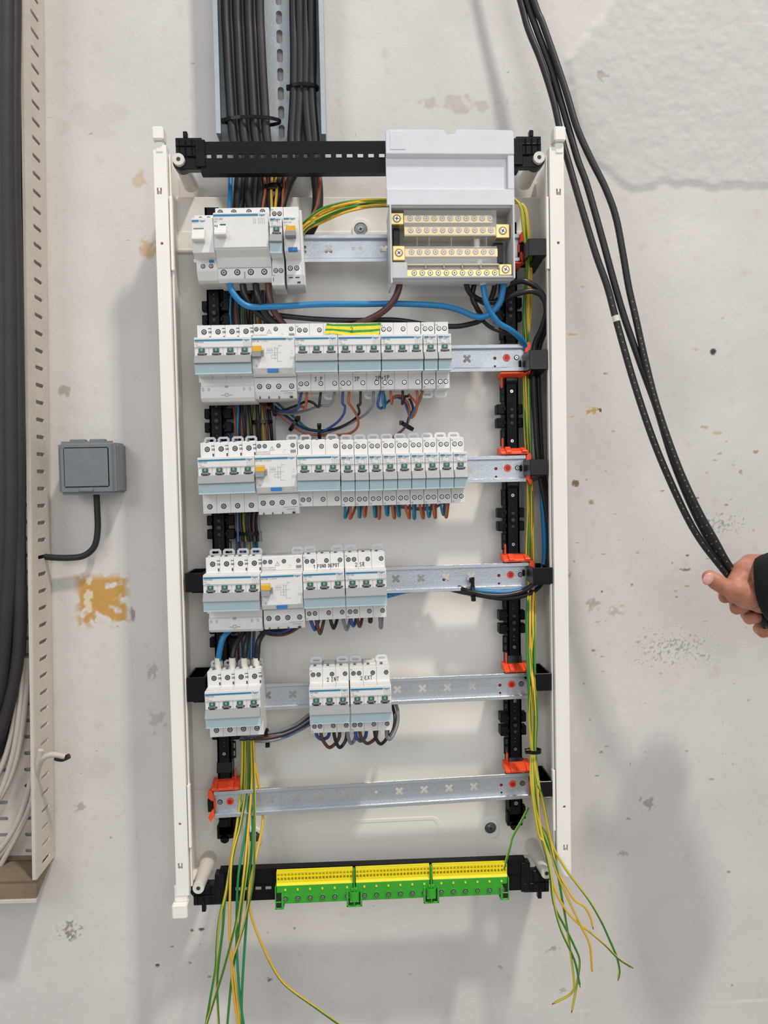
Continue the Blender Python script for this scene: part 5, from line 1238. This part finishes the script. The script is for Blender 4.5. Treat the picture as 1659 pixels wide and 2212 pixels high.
# ------------------------------------------------------------------ painted cable tray on the left
def tray():
    fr = lambda py: 50 + (py / 1955) * 28     # front edge of the side flange in the photo
    O = P(90, 1955, 0); 
    A = P(fr(0), 0, 62); B = P(fr(1900), 1900, 62); ang = math.atan2((A - B).x, (A - B).z)
    B0 = Vector((B.x, 0, B.z)); L = (A - B).length * 1000 + 290
    t = thing('cable_tray', 'old white painted perforated cable tray at the left edge', 'cable tray', B0, ang)
    W = 150
    hs = []
    zz = 10
    while zz < L - 12:
        for xc in (-24, -68, -112): hs.append(rounded(xc - 11, xc + 11, zz, zz + 5, 2.4, 3))
        zz += 22.5
    b = MB(); b.plate([(-W, 0), (0, 0), (0, L), (-W, L)], hs, -9, -7.6); part('perforated_base', b, TRAYW, t)
    # side flange with slots: built in its own plane then turned
    pts = []; hs = []; zz = 10
    while zz < L - 12: hs.append(rounded(18, 44, zz, zz + 5, 2.4, 3)); zz += 22.5
    f = MB(); f.plate([(2, 0), (62, 0), (62, L), (2, L)], hs, 0, 1.4)
    f.v = [(y, -x, z) for x, y, z in f.v]; part('slotted_flange', f, TRAYW, t)
    b = MB(); b.box(-4, 0.6, -63.4, -62, 0, L); part('rolled_edge', b, TRAYW, t, .3)
    b = MB(); b.box(-W, 1.5, -62, -8, -2, 0); b.prismx([(-60, -2), (-62, -26), (-60, -26), (-8, -2)], -W, 0); part('rusty_end', b, RUST, t)
    part('end_edge', MB().box(-W, 1, -64, -60, -30, -25), TRAYW, t, .4)
    part('dirt_band', MB().box(-W + 2, -1, -12, -9.2, 0.5, 6), RUST, t, .3)
    return t
tray()
random.seed(2)
for k in range(7):
    xo = (-14, 0, 10, 20, 29, 38, 44)[k]; dd = (70, 82, 64, 80, 58, 74, 56)[k]; r = (10, 11, 9, 10, 9, 8, 6)[k]
    e = (1540, 1520, 1480, 1520, 1540, 1560, 1580)[k]
    pts = [(xo - 10, -400, dd), (xo - 6, -30, dd), (xo - 6 + random.uniform(-3, 3), 300, dd), (xo + random.uniform(-3, 3), 620, dd), (xo + 2, 900, dd), (xo + random.uniform(-2, 4), 1150, dd - 6), (xo + (2 if k > 3 else -14), 1400, dd - 20), (xo - 30, e, dd - 36), (xo - 70, e + 90, 22)]
    wire(pts, r, OLDCAB if k % 2 else CABLE, f'thick dusty dark cable in the left tray, {ords[k]} from the left', 'tray_cable', 'cable', 'dark cables in the left tray', n=12, sub=4)
for k, p in enumerate(([(52, 1420, 40), (44, 1520, 38), (30, 1620, 34), (6, 1700, 30), (-30, 1770, 30)], [(60, 1420, 36), (54, 1520, 36), (42, 1610, 32), (18, 1690, 28), (-24, 1760, 28)], [(76, 1640, 58), (66, 1690, 40), (40, 1770, 30), (4, 1830, 28), (-30, 1860, 28)], [(88, 1620, 66), (80, 1660, 60), (72, 1720, 36), (40, 1790, 26), (-10, 1860, 24)], [(46, 1440, 30), (34, 1540, 30), (10, 1640, 26), (-30, 1720, 24)], [(140, 1634, 64), (112, 1630, 68), (92, 1640, 66), (80, 1670, 50), (58, 1760, 28), (-10, 1890, 22)])):
    lb = ['outermost dirty white cable curving down left across the tray base', 'second dirty white cable curving down left across the tray base', 'dirty white cable bending left below the tray opening', 'dirty white cable that hooks over the tray flange', 'innermost dirty white cable in the tray', 'dirty white cable with a cut black end beyond the tray flange'][k]
    o, w = wire(p, 3.6, WCAB, lb, 'tray_cable', 'cable', 'white cables in the left tray', n=10)
wire([(120, 1638, 60), (134, 1640, 62), (150, 1633, 62)], 3.4, CABLE, 'black cut cable end poking out beside the tray', 'tray_cable', 'cable')

# ------------------------------------------------------------------ junction box
O = P(196, 1010, 0); t = thing('junction_box', 'square grey junction box on the wall, beside the tray', 'junction box', O)
def JC(px, py, d): q = P(px, py, d) - O; return q.x * 1000, q.z * 1000
x0, z0 = JC(128, 1070, 42); x1, z1 = JC(248, 952, 42)
part('box_body', MB().box(x0 + 4, x1 + 2, -34, 0, z0 + 2, z1 - 2), JBOX, t, 3, seg=3)
part('lid', MB().box(x0, x1, -44, -33, z0, z1), JBOX, t, 4, seg=3)
part('lid_panel', MB().box(x0 + 8, x1 - 8, -45.2, -43, z0 + 10, z1 - 8), JBOX, t, 1.5, seg=2)
part('latch', MB().box((x0 + x1) / 2 - 10, (x0 + x1) / 2 + 8, -47, -43, z0 + 4, z0 + 9), JBOX, t, 1)
part('hinge', MB().box(x0 + 14, x0 + 34, -38, -28, z1 - 1, z1 + 3).box(x1 - 34, x1 - 14, -38, -28, z1 - 1, z1 + 3), JBOX, t, 1)
wire([(208, 1062, 18), (210, 1100, 18), (211, 1145, 18), (204, 1180, 18), (182, 1200, 18), (150, 1205, 18), (110, 1204, 20), (80, 1200, 20)], 4.2, CABLE, 'black cable from the grey junction box bending left to the tray', 'box_cable', 'cable', n=12)

# ------------------------------------------------------------------ loose cables and the hand on the right
def dots(o, w, r, s0, s1, step=.0068, rad=.00085):
    """printed dots along the sheath, facing the room"""
    b = MB(); acc = 0; last = 0; org = w[0]; n = 0
    for i in range(1, len(w)):
        seg = (w[i] - w[i - 1]).length; acc += seg
        if acc - last >= step and s0 <= acc <= s1:
            last = acc; tg = (w[i] - w[i - 1]).normalized(); out = Vector((-.25, -1, -.1)); out = (out - tg * out.dot(tg)).normalized(); sd = tg.cross(out)
            c = w[i] - org + out * (r * MM + .00012)
            vs = [tuple(c + (tg * math.cos(a) + sd * math.sin(a)) * rr) for rr in (rad, rad * .45) for a in [k * math.pi / 4 for k in range(8)]]
            b.add(vs, [(k, (k + 1) % 8, (k + 1) % 8 + 8, k + 8) for k in range(8)], 0)
    if b.f: part('sheath_print', b.mesh('sheath_print', mat('print_yellow', (170, 150, 70), .6), scale=1.0), None, o, label='faint yellow print dots')
LC = [(1010, -400, 34), (1118, -20, 46), (1140, 60, 50), (1168, 130, 56), (1195, 215, 62), (1214, 300, 70), (1232, 365, 78), (1252, 434, 86), (1287, 549, 98), (1312, 620, 106), (1332, 695, 112), (1370, 828, 122), (1415, 961, 132), (1469, 1086, 138), (1510, 1162, 142), (1562, 1230, 146), (1612, 1290, 150), (1660, 1362, 152), (1720, 1450, 152)]
MC = [(1020, -400, 40), (1132, -20, 50), (1158, 60, 54), (1188, 140, 60), (1212, 220, 66), (1232, 290, 74), (1248, 345, 80), (1268, 400, 86), (1298, 505, 98), (1327, 612, 106), (1350, 690, 110), (1385, 790, 116), (1418, 880, 124), (1452, 990, 130), (1490, 1085, 132), (1530, 1165, 136), (1572, 1228, 138), (1626, 1296, 142), (1672, 1362, 144), (1730, 1440, 144)]
RC = [(1030, -400, 46), (1146, -20, 56), (1172, 50, 60), (1200, 130, 66), (1224, 202, 72), (1246, 275, 80), (1275, 341, 86), (1307, 405, 92), (1330, 468, 98), (1346, 550, 104), (1358, 620, 108), (1374, 690, 114), (1394, 780, 122), (1420, 880, 132), (1462, 1000, 142), (1504, 1094, 148), (1545, 1168, 150), (1578, 1226, 150), (1636, 1300, 152), (1680, 1350, 152), (1740, 1430, 152)]
for pts, lb in ((LC, 'leftmost loose black cable hanging from above to the hand'), (MC, 'middle loose black cable hanging from above to the hand'), (RC, 'rightmost loose black cable, bowing away before it reaches the hand')):
    o, w = wire(pts, 4.3, CABLE, lb, 'loose_cable', 'cable', n=14, sub=8)
    if lb[0] == 'l':
        q = [v - w[0] for v in w if P(0, 684, 111).z >= v.z >= P(0, 708, 112).z]
        tb = MB(); tb.tube(q, 4.4 * MM, 14); part('white_band', tb.mesh('white_band', POST, scale=1.0), None, o, label='short white band')
    dots(o, w, 4.3, .67 if lb[0] != 'm' else .80, 1.8)
b_o = P(1334, 686, 113)

def hand():
    """one continuous hand: tapered capsules merged by a voxel remesh"""
    bm = bmesh.new()
    def cap(a, c, r0, r1, fl=1.0):
        a, c = Vector(a), Vector(c); ax = (c - a); L = ax.length; ax.normalize(); n = 18; m = 7
        q = ax.to_track_quat('Z', 'Y').to_matrix()
        rows = []
        for i in range(m + 1): t = -math.pi / 2 + (math.pi / 2) * i / m; rows.append((math.sin(t) * r0, math.cos(t) * r0))
        for i in range(1, m + 1): t = (math.pi / 2) * i / m; rows.append((L + math.sin(t) * r1, math.cos(t) * r1))
        vs = []
        for (z, rr) in rows:
            rr = max(rr, 1e-5)
            vs.append([bm.verts.new(a + q @ Vector((rr * math.cos(2 * math.pi * k / n), rr * math.sin(2 * math.pi * k / n), z))) for k in range(n)])
        for i in range(len(vs) - 1):
            for k in range(n): bm.faces.new((vs[i][k], vs[i][(k + 1) % n], vs[i + 1][(k + 1) % n], vs[i + 1][k]))
        bm.faces.new(vs[0][::-1]); bm.faces.new(vs[-1])
    def chain(pts):
        for (a, ra), (c, rc) in zip(pts[:-1], pts[1:]): cap(P(*a), P(*c), ra * MM, rc * MM)
    # thumb
    chain([((1533, 1247, 166), 9.0), ((1546, 1256, 170), 10.2), ((1566, 1268, 174), 10.4), ((1592, 1276, 174), 12.5), ((1620, 1284, 172), 17)])
    # thenar and back of the hand, wrist
    chain([((1590, 1262, 166), 12), ((1612, 1240, 156), 18), ((1640, 1246, 160), 22), ((1690, 1262, 170), 25)])
    chain([((1600, 1236, 146), 13), ((1624, 1222, 142), 15), ((1652, 1228, 146), 20)])
    chain([((1588, 1282, 168), 12), ((1612, 1290, 166), 15), ((1646, 1290, 166), 20), ((1700, 1290, 172), 24)])
    chain([((1600, 1280, 160), 14), ((1640, 1268, 158), 22), ((1720, 1272, 176), 25)])
    # fingers wrapping round the cables from behind, tips forward below the thumb
    for (k0, k1, k2, tip, r) in (((1618, 1222, 134), (1596, 1244, 124), (1566, 1272, 128), (1566, 1290, 146), 8.4), ((1636, 1236, 130), (1620, 1266, 118), (1590, 1300, 124), (1591, 1314, 146), 8.8),
                                 ((1654, 1254, 130), (1644, 1288, 118), (1614, 1326, 124), (1619, 1336, 148), 8.4), ((1674, 1276, 132), (1668, 1312, 122), (1640, 1358, 128), (1648, 1366, 148), 7.6)):
        chain([(k0, r + 1.4), (k1, r + .8), (k2, r), (tip, r * .92), ((tip[0] + 14, tip[1] - 2, tip[2] + 6), r * .85)])
    me = bpy.data.meshes.new('hand_tmp'); bm.to_mesh(me); bm.free()
    o = bpy.data.objects.new('hand_tmp', me); COL.objects.link(o)
    rm = o.modifiers.new('r', 'REMESH'); rm.mode = 'VOXEL'; rm.voxel_size = .0013
    sm = o.modifiers.new('s', 'SMOOTH'); sm.iterations = 7; sm.factor = .5
    dg = bpy.context.evaluated_depsgraph_get(); dg.update(); m2 = bpy.data.meshes.new_from_object(o.evaluated_get(dg))
    bpy.data.objects.remove(o); m2.name = 'hand_skin'; m2.materials.clear(); m2.materials.append(SKIN)
    m2.polygons.foreach_set('use_smooth', [True] * len(m2.polygons))
    t = thing('person', 'bare hand in a black sleeve reaching in from the right edge, gripping the loose cables', 'person', P(1640, 1280, 150)); org = t.location
    m2.transform(Matrix.Translation(-org)); part('hand', m2, None, t)
    # thumb nail
    c = P(1525, 1250, 173) - org; n = MB(); n.sphere((0, 0, 0), 1, n=16, sc=(.0060, .0022, .0080))
    R = Matrix.Rotation(math.radians(38), 3, 'Y') @ Matrix.Rotation(math.radians(-14), 3, 'Z')
    n.v = [tuple(R @ Vector(v) + c + Vector((.0015, -.0026, 0))) for v in n.v]; part('thumb_nail', n.mesh('thumb_nail', NAIL, scale=1.0), None, t, label='pale thumb nail')
    # sleeve
    pts = [(P(1648, 1272, 166), 38, 34), (P(1654, 1272, 168), 42, 37), (P(1680, 1270, 176), 44, 40), (P(1740, 1264, 196), 48, 44), (P(1800, 1258, 215), 50, 46), (P(1960, 1240, 265), 54, 50)]
    n = 28; vs = []; fs = []
    ax = (pts[-1][0] - pts[0][0]).normalized(); u = Vector((0, 0, 1)); u = (u - ax * u.dot(ax)).normalized(); v = ax.cross(u)
    rows = [(pts[0][0] + ax * .02, 34, 30)] + pts
    for j, (c, a, b2) in enumerate(rows):
        for k in range(n):
            th = 2 * math.pi * k / n; wv = 1 + .03 * math.sin(3 * th + j * 2.1) + .02 * math.sin(5 * th - j)
            vs.append(tuple(c - org + u * math.cos(th) * a * MM * wv * 1.0 + v * math.sin(th) * b2 * MM * wv))
    for j in range(len(rows) - 1):
        for k in range(n): fs.append((j * n + k, (j + 1) * n + k, (j + 1) * n + (k + 1) % n, j * n + (k + 1) % n))
    fs.append(tuple(range(n))); fs.append(tuple(range((len(rows) - 1) * n, len(rows) * n))[::-1])
    s = MB(); s.add(vs, fs, 0, True); sl = s.mesh('sleeve', SLEEVE, scale=1.0)
    part('sleeve', sl, None, t, label='black jacket sleeve')
hand()
